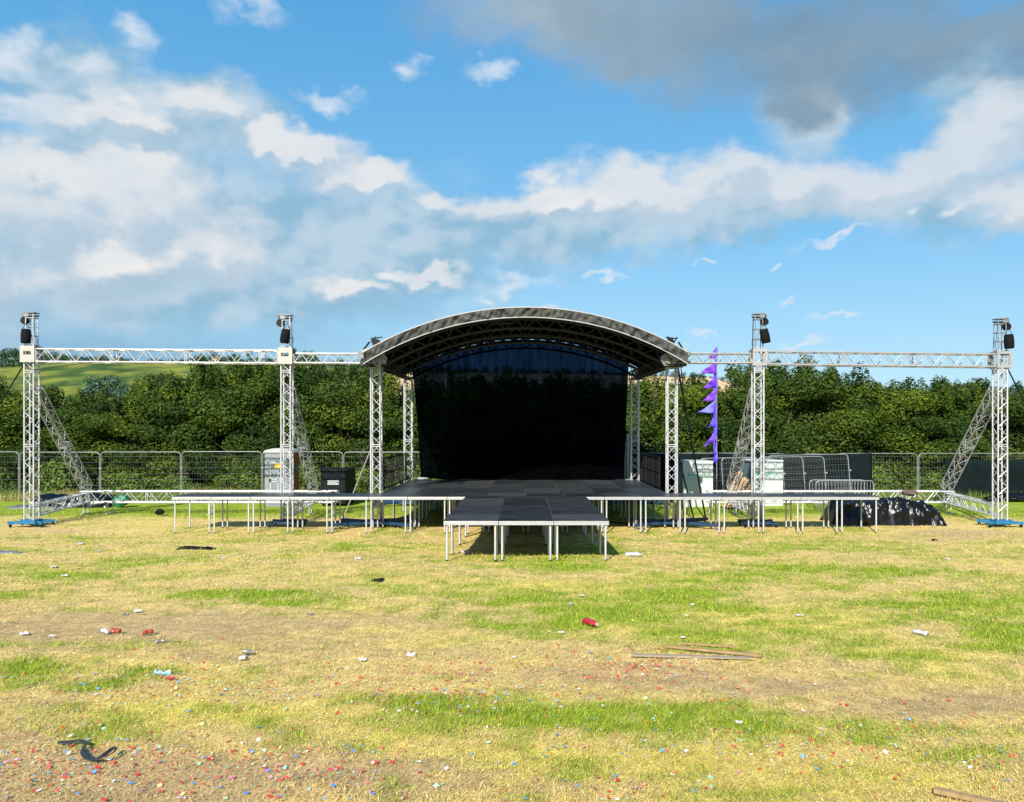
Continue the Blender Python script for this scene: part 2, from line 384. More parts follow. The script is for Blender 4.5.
tag(grid_mesh('hills', np.stack([A1*R1, R1, HZ], 1), Q, c, ground_mat('hill_ground', .09, .6, .4, .5)), kind='structure')

# ------------------------------------------------------------------ foliage
def clump(N, lobes, s0, s1, c0, c1, seed, spikes=0):
    g = np.random.default_rng(seed); lo = np.array(lobes)
    w = lo[:, 3]*lo[:, 5]; k = g.choice(len(lo), N, p=w/w.sum())
    d = g.normal(size=(N, 3)); d /= np.linalg.norm(d, axis=1)[:, None]
    rad = np.where(g.random(N) < .72, .82+.28*g.random(N), g.random(N)**.5)
    rad = rad*(1+.22*(vnoise(d[:, 0]*3+k*7, d[:, 2]*3+d[:, 1]*2, seed)-.5))
    P = lo[k, :3]+d*lo[k, 3:6]*rad[:, None]
    n = d+g.normal(size=(N, 3))*.7+np.array((0, 0, .35)); n /= np.linalg.norm(n, axis=1)[:, None]
    t = np.cross(n, g.normal(size=(N, 3))); t /= np.linalg.norm(t, axis=1)[:, None]; b = np.cross(n, t)
    s = (s0+(s1-s0)*g.random(N)**1.5)[:, None]
    V = np.stack([P-t*s, P-b*s*.55+n*s*.15, P+t*s, P+b*s*.55+n*s*.15], 1)
    lobe_t = g.random(len(lo))[k][:, None]; r = g.random(N)[:, None]
    C = (np.array(c0)*(1-lobe_t)+np.array(c1)*lobe_t)*(.65+.7*r)
    return V, C
def tree_proto(seed, c0, c1, N=34000):
    g = random.Random(seed); lobes = []
    for k in range(36):
        zz = g.uniform(.3, 5.1); w = 1.75*(1-.42*(max(0, zz-2.4)/3)**2)
        r = g.uniform(.35, .9)
        lobes.append((g.uniform(-w, w), g.uniform(-1.5, 1.3), zz, r*1.15, r, r*g.uniform(.6, .9)))
    for k in range(12):
        lobes.append((g.uniform(-1.5, 1.5), g.uniform(-.8, .8), g.uniform(5.0, 5.7), g.uniform(.1, .3), .2, g.uniform(.3, .7)))
    return clump(N, lobes, .03, .085, c0, c1, seed)
def trunk_mb(seed):
    g = random.Random(seed); t = MB()
    base = Vector((0, 0, -.15)); p = Vector((g.uniform(-.1, .1), 0, 1.4)); t.tube(base, p, .17, 8, .12)
    q = p+Vector((g.uniform(-.2, .2), 0, 1.5)); t.tube(p, q, .12, 7, .07); t.tube(q, q+Vector((g.uniform(-.3, .3), .1, 1.4)), .07, 6, .02)
    for k in range(7):
        a = g.uniform(0, 6.28); s = p.lerp(q, g.random()); e = s+Vector((math.cos(a)*1.1, math.sin(a)*.9, g.uniform(.5, 1.3)))
        t.tube(s, e, .055, 5, .015)
    return t
PAL = [((.018, .045, .007), (.070, .112, .010)), ((.015, .040, .008), (.052, .095, .010)), ((.022, .050, .007), (.092, .130, .012)), ((.017, .042, .008), (.062, .104, .010)), ((.019, .046, .007), (.080, .120, .010))]
protos = []
for k in range(5):
    V, C = tree_proto(100+k, *PAL[k])
    root = thing('hedgerow_tree', '', 'tree'); cr = fast_mesh('crown', V, 4, C, M['leaf'], root); tr = trunk_mb(k).build('trunk', M['bark'], root)
    protos.append([root, False])
def hedge_top(px):
    return np.interp(px, [-200, 0, 40, 80, 112, 132, 150, 175, 200, 250, 300, 345, 372, 392, 412, 430, 520, 615, 635, 655, 672, 690, 712, 730, 745, 800, 830, 862, 880, 910, 960, 1000, 1024, 1200],
                     [389, 391, 397, 404, 402, 392, 390, 382, 372, 367, 368, 370, 384, 396, 396, 386, 384, 386, 388, 382, 392, 394, 392, 382, 372, 376, 372, 378, 390, 394, 390, 391, 388, 384])
def put_tree(X, Y, top, k, label, group, wx=1):
    root, used = protos[k]
    t = root if not used else copy_tree(root); protos[k][1] = True
    t.location = (X, Y, gz(X, Y)-.05); t.rotation_euler = (0, 0, random.choice((0, math.pi))+random.uniform(-.25, .25))
    t.scale = (wx, random.uniform(.9, 1.15), top/5.45); tag(t, label, 'tree', group)
def tree_label(X):
    px = CX+F*X/40
    if px < 20: return 'dense green hedgerow tree at the far left end of the hedge', 'hedge trees at the far left'
    if px < 290: return 'dense dark green hedgerow tree behind the mesh fence on the left wing side', 'hedge trees behind the left wing'
    if px < 420: return 'leafy hedgerow tree behind the fence by the left stage towers', 'hedge trees by the left stage towers'
    if px < 630: return 'hedgerow tree hidden behind the black stage backdrop', 'hedge trees behind the backdrop'
    if px < 740: return 'sunlit leafy hedgerow tree behind the fence by the purple flag', 'hedge trees by the purple flag'
    if px < 960: return 'dense green hedgerow tree behind the mesh fence on the right wing side', 'hedge trees behind the right wing'
    return 'green hedgerow tree at the far right end of the hedge', 'hedge trees at the far right'
kk = 0
for X in np.arange(-34, 34.1, 2.15):
    Xj = float(X+random.uniform(-.35, .35)); Yj = 40+random.uniform(-.5, .5); px = CX+F*Xj/Yj
    top = CAMZ+(HY-float(hedge_top(px)))*Yj/F; put_tree(Xj, Yj, top+random.uniform(-.12, .12), kk % 5, *tree_label(Xj), wx=random.uniform(1.15, 1.4)); kk += 1
for X in np.arange(-33, 33.1, 2.9):
    Xj = float(X+random.uniform(-.4, .4)); Yj = 43.2; px = CX+F*Xj/Yj
    top = CAMZ+(HY-float(hedge_top(px)))*Yj/F-.25; put_tree(Xj, Yj, top, (kk*3+1) % 5, *tree_label(Xj), wx=1.4); kk += 1

# lower bramble bushes at the hedge foot
def bush_proto(seed, c0, c1):
    g = random.Random(seed); L = [(g.uniform(-1, 1), g.uniform(-.4, .4), g.uniform(.15, .9), g.uniform(.3, .55), .4, g.uniform(.25, .45)) for _ in range(14)]
    return clump(4200, L, .04, .11, c0, c1, seed)
bp = None
for k in range(22):
    X = -31+k*2.95+random.uniform(-.5, .5)
    if bp is None:
        V, C = bush_proto(5, (.05, .09, .015), (.13, .19, .03)); bp = fast_mesh('bramble_bush', V, 4, C, M['leaf']); o = bp
    else: o = bp.copy(); COL.objects.link(o)
    o.location = (X, 37.9+random.uniform(-.3, .3), gz(X, 38)-.05); o.rotation_euler = (0, 0, random.uniform(-.5, .5)); o.scale = (1.1, 1, random.uniform(.7, 1.35))
    tag(o, 'low leafy bramble bush at the foot of the hedge', 'bush', 'bramble bushes at the hedge foot')

# far woodland: one mass of far-off tree crowns
def far_trees():
    Vs = []; Cs = []
    g = random.Random(3)
    items = []
    def line(p0, p1, y0, y1, n, w, R0):
        for i in range(n):
            t = i/max(1, n-1); items.append((p0+(p1-p0)*t+g.uniform(-2, 2), y0+(y1-y0)*t+g.uniform(-1, 1), w*g.uniform(.7, 1.2), R0))
    line(-120, 14, 351, 350, 22, 10, 420); line(-110, 25, 360, 360, 22, 12, 380); line(14, 60, 351, 355, 12, 9, 420); line(60, 128, 356, 358, 16, 8, 415); line(35, 120, 362, 363, 12, 5, 400)
    line(150, 175, 360, 359, 5, 7, 415); line(180, 262, 358, 361, 16, 10, 410); line(205, 235, 354, 356, 5, 9, 412); line(262, 330, 359, 362, 12, 8, 430); line(303, 312, 352, 352, 3, 10, 425); line(330, 420, 362, 366, 18, 8, 450)
    line(190, 255, 368, 372, 12, 9, 300); line(150, 200, 376, 378, 9, 8, 240); line(120, 175, 384, 385, 10, 6, 200); line(255, 330, 371, 374, 12, 8, 300)
    line(20, 130, 371, 376, 14, 3, 330); line(30, 120, 383, 388, 10, 4, 240); line(60, 180, 377, 372, 14, 3, 290); line(0, 60, 392, 394, 8, 5, 150)
    line(420, 640, 366, 372, 30, 9, 560); line(640, 735, 374, 378, 20, 5, 640); line(655, 700, 371, 374, 6, 6, 650); line(640, 735, 384, 386, 12, 3, 350); line(440, 600, 378, 380, 20, 5, 450)
    line(735, 1100, 387, 389, 60, 4, 1500); line(850, 1100, 386, 387, 30, 3, 2200); line(1100, 1500, 386, 384, 40, 6, 1500)
    for (px, py, w, R0) in items:
        a = (px-CX)/F; X = a*R0; zc = CAMZ+(HY-py)*R0/F; rad = w*R0/F*.62
        lob = [(X+g.uniform(-.6, .6)*rad, R0+g.uniform(-.5, .5)*rad, zc-rad*.5+g.uniform(-.5, .3)*rad, rad*.7, rad*.6, rad*.62) for _ in range(4)]
        lob.append((X, R0, zc-rad*1.2, rad*.8, rad*.6, rad*.7))
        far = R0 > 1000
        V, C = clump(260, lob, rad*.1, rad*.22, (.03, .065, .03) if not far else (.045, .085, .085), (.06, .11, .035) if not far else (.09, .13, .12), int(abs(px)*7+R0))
        Vs.append(V); Cs.append(C)
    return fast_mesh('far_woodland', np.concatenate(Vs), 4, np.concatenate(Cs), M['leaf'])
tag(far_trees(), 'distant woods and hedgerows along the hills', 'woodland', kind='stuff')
# lone blue green tree in the hill field
V, C = clump(2600, [(random.uniform(-2.6, 2.6), random.uniform(-1.5, 1.5), random.uniform(1.5, 5.6)-.0, 1.7, 1.5, 1.3) for _ in range(14)]+[(-3.4, 0, 2, 1.4, 1, 1.2), (3.4, 0, 2, 1.5, 1, 1.2)], .2, .45, (.05, .10, .07), (.075, .14, .09), 77)
t = thing('field_tree', 'lone rounded blue green tree in the hillside field at left', 'tree', ((105-CX)*170/F, 170, float(hill_z(np.array([(105-CX)/F]), np.array([170.]))[0])-.2))
t.scale = (1.1, 1, .95); fast_mesh('crown', V, 4, C, M['leaf'], t)
MB().tube((0, 0, -1), (0, 0, 3), .35, 8, .2).build('trunk', M['bark'], t, world=False)
def farm(px, py, w, h, R0, label, mw, mr, gable=False):
    X = (px-CX)*R0/F; s = R0/F; z = CAMZ+(HY-py)*s
    t = thing('farm_building', label, 'building', (X, R0, z-h*s*1.2))
    W = w*s; H = h*s*1.5; D = W*.7
    MB().box((0, 0, H*.3-2), (W, D, H*.7+4)).build('wall', mw, t, world=False)
    m = MB(); zt = H*.65; m.add([(-W*.55, -D*.55, zt), (W*.55, -D*.55, zt), (W*.55, D*.55, zt), (-W*.55, D*.55, zt), (-W*.55, 0, zt+H*.35), (W*.55, 0, zt+H*.35)], [(0, 1, 5, 4), (3, 4, 5, 2), (0, 4, 3), (1, 2, 5), (0, 3, 2, 1)])
    m.build('roof', mr, t, world=False)
    for q in (-.25, .25): MB().box((q*W, -D*.5-.03, H*.35), (W*.14, .1, H*.25)).build('window', M['black_metal'], t, world=False)
farm(92, 398, 13, 5, 130, 'small tan roofed barn above the hedge on the left hillside', M['wall'], M['wall'])
farm(193, 377, 7, 4, 260, 'small pale house among trees right of the hillside field', M['wall'], M['roof'])
farm(216, 358, 7, 4, 405, 'brown roofed farmhouse on the left ridge seen through the truss', M['wall'], M['roof'])
farm(938, 389, 8, 3, 1400, 'tiny distant pale house beyond the right hedge, nearer the outer tower', M['can_steel'], M['wall'])
farm(905, 389.5, 9, 3, 1400, 'tiny distant pale house beyond the dip in the right hedge', M['can_steel'], M['roof'])

# ------------------------------------------------------------------ truss work
def basis(d, up=(0, 1, 0)):
    d = Vector(d).normalized(); u = Vector(up)
    if abs(d.dot(u)) > .95: u = Vector((0, 0, 1))
    s = d.cross(u).normalized(); return d, s, s.cross(d)
def truss_parts(root, A, B, w, m=None, rc=.026, rb=.011, pitch=None, h=None, mb=None, chord_name='chord', up=(0, 1, 0), ladders=True):
    m = m or M['alu']; mb = mb or m; A = Vector(A); B = Vector(B); d, s, u = basis(B-A, up); L = (B-A).length
    h = h or w; cs = [s*(i*w/2)+u*(j*h/2) for i, j in ((-1, -1), (1, -1), (1, 1), (-1, 1))]
    for c in cs: MB().tube(A+c, B+c, rc, 8).build(chord_name, m, root)
    br = MB(); p = pitch or w*1.0; n = max(2, round(L/p)); p = L/n
    for q in range(4):
        c0, c1 = cs[q], cs[(q+1) % 4]
        for k in range(n):
            a, b = (c0, c1) if k % 2 == 0 else (c1, c0)
            br.tube(A+d*(k*p)+a, A+d*((k+1)*p)+b, rb, 5, cap=False)
        br.tube(A+c0, A+c1, rb*1.3, 5, cap=False); br.tube(B+c0, B+c1, rb*1.3, 5, cap=False)
        k = 2.4
        while ladders and k < L-.3:
            br.tube(A+d*k+c0, A+d*k+c1, rb*1.2, 5, cap=False); br.tube(A+d*(k+.06)+c0, A+d*(k+.06)+c1, rb*1.2, 5, cap=False); k += 2.4
    br.build('lacing', mb, root)
YT = 26.1; YB = 29.5
def castor(root, p):
    c = MB(); c.tube(Vector(p)+Vector((-.02, 0, -.02)), Vector(p)+Vector((.02, 0, -.02)), .055, 10); c.box(Vector(p)+Vector((0, 0, .045)), (.06, .06, .05)); c.build('castor', M['black_metal'], root)
def base_frame(root, X, Y, steel, big=False):
    z0 = gz(X, Y)+.14
    b = MB(); L = 1.3 if big else .56
    for sx, sy in ((1, 1), (1, -1), (-1, 1), (-1, -1)):
        b.bar((X+sx*.12, Y+sy*.12, z0+.01), (X+sx*L, Y+sy*(L*.62), z0-.005 if big else z0+.01), .08, .09)
    b.box((X, Y, z0+.05), (.46, .46, .07))
    b.bar((X-.34, Y-.34, z0+.018), (X+.34, Y-.34, z0+.018), .07, .08); b.bar((X-.34, Y+.34, z0+.018), (X+.34, Y+.34, z0+.018), .07, .08)
    if big: b.bar((X-1.35, Y-.2, z0+.02), (X+1.2, Y+.1, z0+.10), .08, .09)
    b.build('base_frame', steel, root)
    for sx, sy in ((1, 1), (1, -1), (-1, 1), (-1, -1)):
        if big:
            j = MB(); px_, py_ = X+sx*(L-.05), Y+sy*(L*.62-.03); j.tube((px_, py_, z0-.15), (px_, py_, z0+.16), .025, 8); j.tube((px_, py_, gz(px_, py_)-.01), (px_, py_, gz(px_, py_)+.03), .09, 10); j.build('screw_jack', M['alu_dull'], root)
        else: castor(root, (X+sx*(L-.06), Y+sy*(L*.62-.04), gz(X, Y)+.075))
def sleeve(root, X, Y, z, s=.47, h=.53, plated=True, right=False):
    b = MB(); t = .03; mm = M['alu_white'] if not right else M['alu_brace']
    y0, y1 = Y-s/2, Y+s/2
    for yy in (y0, y1):
        if plated and yy == y0:   # plate with a window slot
            b.box((X, yy, z+h*.34), (s, t, h*.32)); b.box((X, yy, z-h*.27), (s, t, h*.46)); b.box((X-s*.38, yy, z+.06), (s*.24, t*.98, h*.3)); b.box((X+s*.38, yy, z+.06), (s*.24, t*.98, h*.3))
            b.tube((X-s*.1, yy, z-.02), (X-s*.1, yy, z+.12), .012, 5)
        else:
            b.box((X, yy, z+h*.42), (s, t, h*.16)); b.box((X, yy, z-h*.42), (s, t, h*.16)); b.box((X-s*.42, yy, z), (s*.16, t*.98, h*.7)); b.box((X+s*.42, yy, z), (s*.16, t*.98, h*.7))
    for sx in (-1, 1):
        b.box((X+sx*(s/2-t/2), Y, z+h*.40), (t, s-t*2.2, h*.2)); b.box((X+sx*(s/2-t/2), Y, z-h*.40), (t, s-t*2.2, h*.2))
    for sx in (-1, 1):
        for sy in (-1, 1): b.tube((X+sx*s*.36, Y+sy*s*.36, z-h*.55), (X+sx*s*.36, Y+sy*s*.36, z+h*.55), .03, 8)
    b.build('sleeve_block', mm, root)
def tower(X, Y, ztop, zs, label, cat='truss tower', side=-1, steel='blue_steel', stage=False, plated=True, name='truss_tower', group=None, m=None):
    root = thing(name, label, cat, (X, Y, gz(X, Y)), group); zb = gz(X, Y)+.2
    if stage:
        truss_parts(root, (X, Y, zb), (X, Y, zs-.1), .30, m=m, pitch=.30, rc=.027)
        base_frame(root, X, Y, M[steel], big=True)
    else:
        truss_parts(root, (X, Y, zb), (X, Y, zs+.3), .30, m=m, pitch=.27, rc=.026)
        base_frame(root, X, Y, M[steel])
        sleeve(root, X, Y, zs, plated=plated, right=side > 0)
        h = MB(); x0 = X
        for sx in (-1, 1):
            for sy in (-1, 1): h.tube((x0+sx*.13, Y+sy*.13, zs+.3), (x0+sx*.12, Y+sy*.12, ztop-.08), .017, 6)
        for zz in np.linspace(zs+.6, ztop-.2, 3): 
            h.tube((x0-.13, Y-.13, zz), (x0+.13, Y-.13, zz), .012, 5); h.tube((x0-.13, Y+.13, zz), (x0+.13, Y+.13, zz), .012, 5); h.tube((x0-.13, Y-.13, zz), (x0-.13, Y+.13, zz), .012, 5); h.tube((x0+.13, Y-.13, zz), (x0+.13, Y+.13, zz), .012, 5)
        h.tube((x0+.13*-side, Y-.13, zs+.3), (x0+.02, Y-.13, ztop-.5), .010, 5)
        h.build('tower_head', M['alu_dull'] if side > 0 else M['alu'], root)
        p = MB(); p.box((X+side*.02, Y, ztop-.03), (.38, .34, .025)); p.box((X+side*.1, Y-.15, ztop-.11), (.18, .02, .10)); p.box((X+side*.02, Y+.15, ztop-.11), (.34, .02, .06)); p.tube((X-.2, Y-.14, ztop-.05), (X+.2, Y-.14, ztop-.02), .02, 6)
        p.build('head_plate', M['alu_dull'], root)
        k = MB(); k.tube((X+side*.22, Y-.06, ztop-.28), (X+side*.22, Y+.06, ztop-.28), .12, 14); k.box((X+side*.2, Y, ztop-.13), (.12, .14, .16)); k.build('pulley', M['black_metal'], root)
        c = MB(); g = random.Random(int(abs(X)*10)); pt = Vector((X-side*.2, Y-.2, ztop-.2))
        pts = [pt]
        for q in range(6): pts.append(Vector((X-side*(.2+.03*q*g.random()), Y-.2, ztop-.2-.16*(q+1))))
        c.path(pts, .009, 5); c.tube(pts[-1], pts[-1]+Vector((.02, 0, -.12)), .03, 6); c.build('hoist_chain', M['black_metal'], root)
    return root
def chain_bag(X, Y, z, label, tilt=0, w=.3, h=.46):
    t = thing('chain_bag', label, 'chain bag', (X, Y, z), 'chain bags on the tower heads'); m = MB()
    prof = [(0, w*.40), (.03, w*.48), (h*.5, w*.5), (h*.9, w*.46), (h, w*.40)]; m.lathe((0, 0, -h), (0, 0, 1), prof, 14); m.build('bag', M['black_cloth'], t, world=False)
    s = MB(); s.tube((-w*.38, 0, 0), (0, 0, .20), .009, 5); s.tube((w*.38, 0, 0), (0, 0, .20), .009, 5); s.build('strap', M['black_metal'], t, world=False)
    t.rotation_euler = (0, tilt, 0); return t
tw = [(-16.0, 6.80, 5.42, 'tall silver truss tower at the far left end of the left wing'), (-7.7, 6.72, 5.36, 'silver truss tower standing behind the left wing decks near the grey toilet'),
      (7.6, 6.76, 5.31, 'silver truss tower behind the right wing decks between the white cabinets'), (15.47, 6.60, 5.24, 'tall silver truss tower at the far right end beside the dark screen')]
for (X, zt, zs, lab), pl in zip(tw, (True, True, False, False)):
    tower(X, YT, zt, zs, lab, side=-1 if X < 0 else 1, plated=pl, steel='blue_steel' if abs(X) > 10 else 'navy_steel')
chain_bag(-16.05, YT-.22, 6.22, 'black chain bag hanging from the far left tower head', .02)
chain_bag(-7.66, YT-.22, 6.22, 'black chain bag hanging tilted from the inner left tower head', .16)
chain_bag(7.72, YT-.22, 6.22, 'black chain bag hanging tilted from the inner right tower head', -.2)
chain_bag(15.62, YT-.22, 6.05, 'black chain bag hanging from the far right tower head', -.05)

def h_truss(A, B, w, label, mat_=None):
    t = thing('horizontal_truss', label, 'truss', tuple(A)); truss_parts(t, A, B, w, m=mat_ or M['alu'], pitch=w*.8, rc=.026, rb=.013); return t
h_truss((-15.74, YT, 5.385), (-7.97, YT, 5.335), .41, 'long silver truss spanning the two left wing towers')
h_truss((-7.43, YT, 5.295), (-5.12, YT, 5.285), .30, 'short silver truss joining the inner left tower to the roof corner')
h_truss((5.12, YT, 5.30), (7.33, YT, 5.29), .30, 'short grey truss joining the roof corner to the inner right tower', M['alu_brace'])
h_truss((7.87, YT, 5.30), (15.2, YT, 5.215), .41, 'long grey truss spanning the two right wing towers', M['alu_brace'])
for (X, zt, zs, lab), nm in zip(tw, ('far left', 'inner left', 'inner right', 'far right')):
    t = thing('brace_truss', 'sloping silver brace truss leaning back from the %s tower' % nm, 'truss', (X, YB, .3))
    A = Vector((X, YT+.25, 4.25)); B = Vector((X, YB-.1, .85)); truss_parts(t, A, B, .3, m=M['alu_brace'], pitch=.27, rc=.022, up=(1, 0, 0), rb=.011)
    cp = MB(); cp.bar(A+Vector((-.15, -.1, .1)), A+Vector((.15, -.1, .1)), .05, .05); cp.bar(A+Vector((0, -.18, .1)), A+Vector((0, .1, .1)), .04, .04); cp.tube(B+Vector((-.12, 0, -.16)), B+Vector((-.12, .1, .05)), .02, 6); cp.tube(B+Vector((.12, 0, -.16)), B+Vector((.12, .1, .05)), .02, 6); cp.build('clamp', M['alu_dull'], t)
    t = thing('ground_truss', 'silver truss running low behind the foot of the %s tower' % nm, 'truss', (X, YT+.2, .1))
    truss_parts(t, (X, YT+.2, .34), (X, YB-.24, .50), .33, m=M['alu'], pitch=.26, up=(0, 0, 1), rc=.024)
def ballast(x0, x1, label):
    t = thing('ballast_truss', label, 'truss', (x0, YB, -.1)); truss_parts(t, (x0, YB, .515), (x1, YB, .515), .40, m=M['alu'], pitch=.36, up=(0, 0, 1), rc=.027)
    for X in (x0+.1, x0+1.0, (x0+x1)/2, x1-1.0, x1-.1):
        l = MB()
        for dy in (-.16, .16): l.tube((X, YB+dy, gz(X, YB)+.01), (X, YB+dy, .33), .018, 6)
        l.bar((X, YB-.3, gz(X, YB)+.02), (X, YB+.3, gz(X, YB)+.02), .05, .03); l.build('leg', M['alu'], t)
ballast(-16.2, -6.85, 'long low ballast truss on legs behind the left wing decks')
ballast(6.75, 15.7, 'long low ballast truss on legs behind the right wing decks')
def guy(a, b, r, m, name, label, cat):
    o = MB().tube(a, b, r, 8); k = thing(name, label, cat, tuple(b)); o.build('rod', m, k)
    MB().box(Vector(b)+Vector((0, 0, .02)), (.12, .12, .05)).build('foot_plate', m, k)
    MB().tube(Vector(a)+Vector((-.04, 0, 0)), Vector(a)+Vector((.04, 0, 0)), r*2, 8).build('clamp', m, k)
guy((-16.25, YT, 5.1), (-20.4, 27.5, gz(-20.4, 27.5)), .022, M['black_metal'], 'guy_line', 'black guy line running down left from the far left tower', 'guy line')
guy((15.7, YT, 5.0), (19.2, 27.5, gz(19.2, 27.5)), .022, M['black_metal'], 'guy_line', 'black guy line running down right from the far right tower', 'guy line')
guy((5.0, YT, 5.0), (6.3, 27.8, gz(6.3, 27.8)), .032, M['black_metal'], 'stage_strut', 'long black strut sloping from the right front stage tower', 'strut')
guy((4.95, YT+.2, 2.6), (5.85, 27.6, gz(5.9, 27.6)), .028, M['black_metal'], 'stage_strut', 'short black strut low beside the right front stage tower', 'strut')
guy((-4.95, YT+.2, 2.5), (-6.35, 28.2, gz(-6.4, 28.2)), .022, M['alu'], 'stage_strut', 'thin silver strut sloping from the left front stage tower', 'strut')

# ------------------------------------------------------------------ stage towers, roof
SX = .05
ft = [(-4.80, YT), (4.80, YT)]; YR = 32.5; rt = [(-4.68, YR), (4.48, YR)]
tower(-4.80, YT, 0, 5.08, 'silver front left tower carrying the stage roof', stage=True, steel='navy_steel', name='roof_tower')
tower(4.80, YT, 0, 5.08, 'silver front right tower carrying the stage roof', stage=True, steel='navy_steel', name='roof_tower')
tower(-4.68, YR, 0, 5.08, 'silver rear left tower beside the black backdrop', stage=True, steel='navy_steel', name='roof_tower')
tower(4.48, YR, 0, 5.08, 'silver rear right tower beside the black backdrop', stage=True, steel='navy_steel', name='roof_tower')
RC = 9.80; ZC = -3.03
roof = thing('stage_roof', 'arched grey tarpaulin stage roof on four truss towers', 'stage roof', (0, 28.8, 5.1))
def arc(r, X, cx=SX): return ZC+math.sqrt(max(0, r*r-(X-cx)**2))
def arc_end(r, z): return math.sqrt(r*r-(z-ZC)**2)
# canopy shell
n = 64; nyy = 16
def shell(r, y0, y1, flip, name, m, wav=0, xe=5.02):
    b = MB(); vs = []; fs = []
    for j in range(nyy+1):
        Y = y0+(y1-y0)*j/nyy
        for k in range(n+1):
            X = SX-xe+2*xe*k/n; vs.append((X, Y, arc(r, X)+wav*(float(vnoise(np.array([X*2.2]), np.array([Y*1.3]), 4)[0])-.5)-.05*math.sin(math.pi*((j*4/nyy) % 1))*(wav > 0)))
    for j in range(nyy):
        for k in range(n):
            a = j*(n+1)+k; q = (a, a+1, a+n+2, a+n+1); fs.append(q if flip else tuple(reversed(q)))
    b.add(vs, fs, True); return b.build(name, m, roof)
shell(RC, 24.98, 33.2, True, 'canopy', M['tarp'], .05)
shell(RC-.06, 25.0, 33.15, False, 'canopy_lining', M['tarp_black'], 0)
# front valance with folds
def valance(y0, name):
    b = MB(); N = 420; rows = 7; vs = []; fs = []
    g = random.Random(5); ph = [g.uniform(0, 6.28) for _ in range(6)]
    for k in range(N+1):
        X = SX-5.05+10.1*k/N; u = k/N*10.1
        fold = .5*math.sin(u*9+ph[0]+1.4*math.sin(u*2.1))+.35*math.sin(u*17+ph[1]+math.sin(u*5))+.25*math.sin(u*4.3+ph[2])
        for j in range(rows):
            t = j/(rows-1); 
            dz = .29*t*(1+.05*math.sin(u*7+ph[3]))
            b_ = math.sin(math.pi*min(1, t*1.0))
            out = .06*fold*(b_+.15)+.05*math.sin((u*13+t*6*math.sin(u*1.7+ph[4])))*b_+.035*math.sin(u*29+t*4+3*math.sin(u*3.1))*b_ + .04*(1-t)
            rr_ = RC-dz
            vs.append((X, y0-out-.01, ZC+math.sqrt(max(0, rr_*rr_-(X-SX)**2))))
    for k in range(N):
        for j in range(rows-1):
            a = k*rows+j; fs.append((a, a+1, a+rows+1, a+rows))
    b.add(vs, fs, True); o = b.build(name, M['tarp'], roof)
    md = o.modifiers.new('thick', 'SOLIDIFY'); md.thickness = .008
    # white rope seams top and bottom
    for r_, yy, rad in ((RC+.01, y0-.045, .022), (RC-.295, y0-.015, .020)):
        pts = [Vector((SX-5.05+10.1*k/60, yy, ZC+math.sqrt(r_*r_-(-5.05+10.1*k/60)**2))) for k in range(61)]
        MB().path(pts, rad, 6).build('edge_rope', M['white_rope'], roof)
valance(24.98, 'valance')
# arch trusses
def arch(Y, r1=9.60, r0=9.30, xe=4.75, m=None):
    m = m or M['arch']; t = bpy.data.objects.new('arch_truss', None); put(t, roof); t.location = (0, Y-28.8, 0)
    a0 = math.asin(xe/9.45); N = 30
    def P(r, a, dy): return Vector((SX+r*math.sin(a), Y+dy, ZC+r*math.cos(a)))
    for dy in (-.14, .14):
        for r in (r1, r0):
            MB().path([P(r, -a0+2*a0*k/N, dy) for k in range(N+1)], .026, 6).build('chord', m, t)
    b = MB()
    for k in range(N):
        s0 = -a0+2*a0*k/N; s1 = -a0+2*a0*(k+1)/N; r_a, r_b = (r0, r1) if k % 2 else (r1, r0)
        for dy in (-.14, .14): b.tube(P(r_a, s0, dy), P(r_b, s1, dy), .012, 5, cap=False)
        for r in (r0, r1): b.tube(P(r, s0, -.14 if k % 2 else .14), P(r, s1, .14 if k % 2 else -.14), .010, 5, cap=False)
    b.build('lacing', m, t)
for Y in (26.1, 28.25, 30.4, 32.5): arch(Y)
# purlins
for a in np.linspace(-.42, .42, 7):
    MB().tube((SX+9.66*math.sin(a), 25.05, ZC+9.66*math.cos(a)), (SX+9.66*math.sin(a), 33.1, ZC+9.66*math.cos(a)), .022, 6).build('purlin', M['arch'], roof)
# eave box trusses on both sides
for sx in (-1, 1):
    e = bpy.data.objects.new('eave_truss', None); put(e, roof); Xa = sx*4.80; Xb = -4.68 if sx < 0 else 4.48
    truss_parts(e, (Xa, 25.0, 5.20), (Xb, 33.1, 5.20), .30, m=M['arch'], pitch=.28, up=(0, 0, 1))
    for ch in e.children: pass
    MB().add([(Xa+sx*.2, 25.4, 5.40), (Xb+sx*.2, 33.1, 5.40), (Xb+sx*.2, 33.1, 5.03), (Xa+sx*.2, 25.4, 5.03), (Xa+sx*.21, 25.4, 5.40), (Xb+sx*.21, 33.1, 5.40), (Xb+sx*.21, 33.1, 5.03), (Xa+sx*.21, 25.4, 5.03)],
             [(0, 1, 2, 3), (7, 6, 5, 4), (0, 4, 5, 1), (3, 2, 6, 7)]).build('side_skirt', M['tarp_black'], roof)
# eave children were built in world space with the parent at the roof origin: undo
for e in [c for c in roof.children if c.name.startswith('eave_truss')]:
    pass
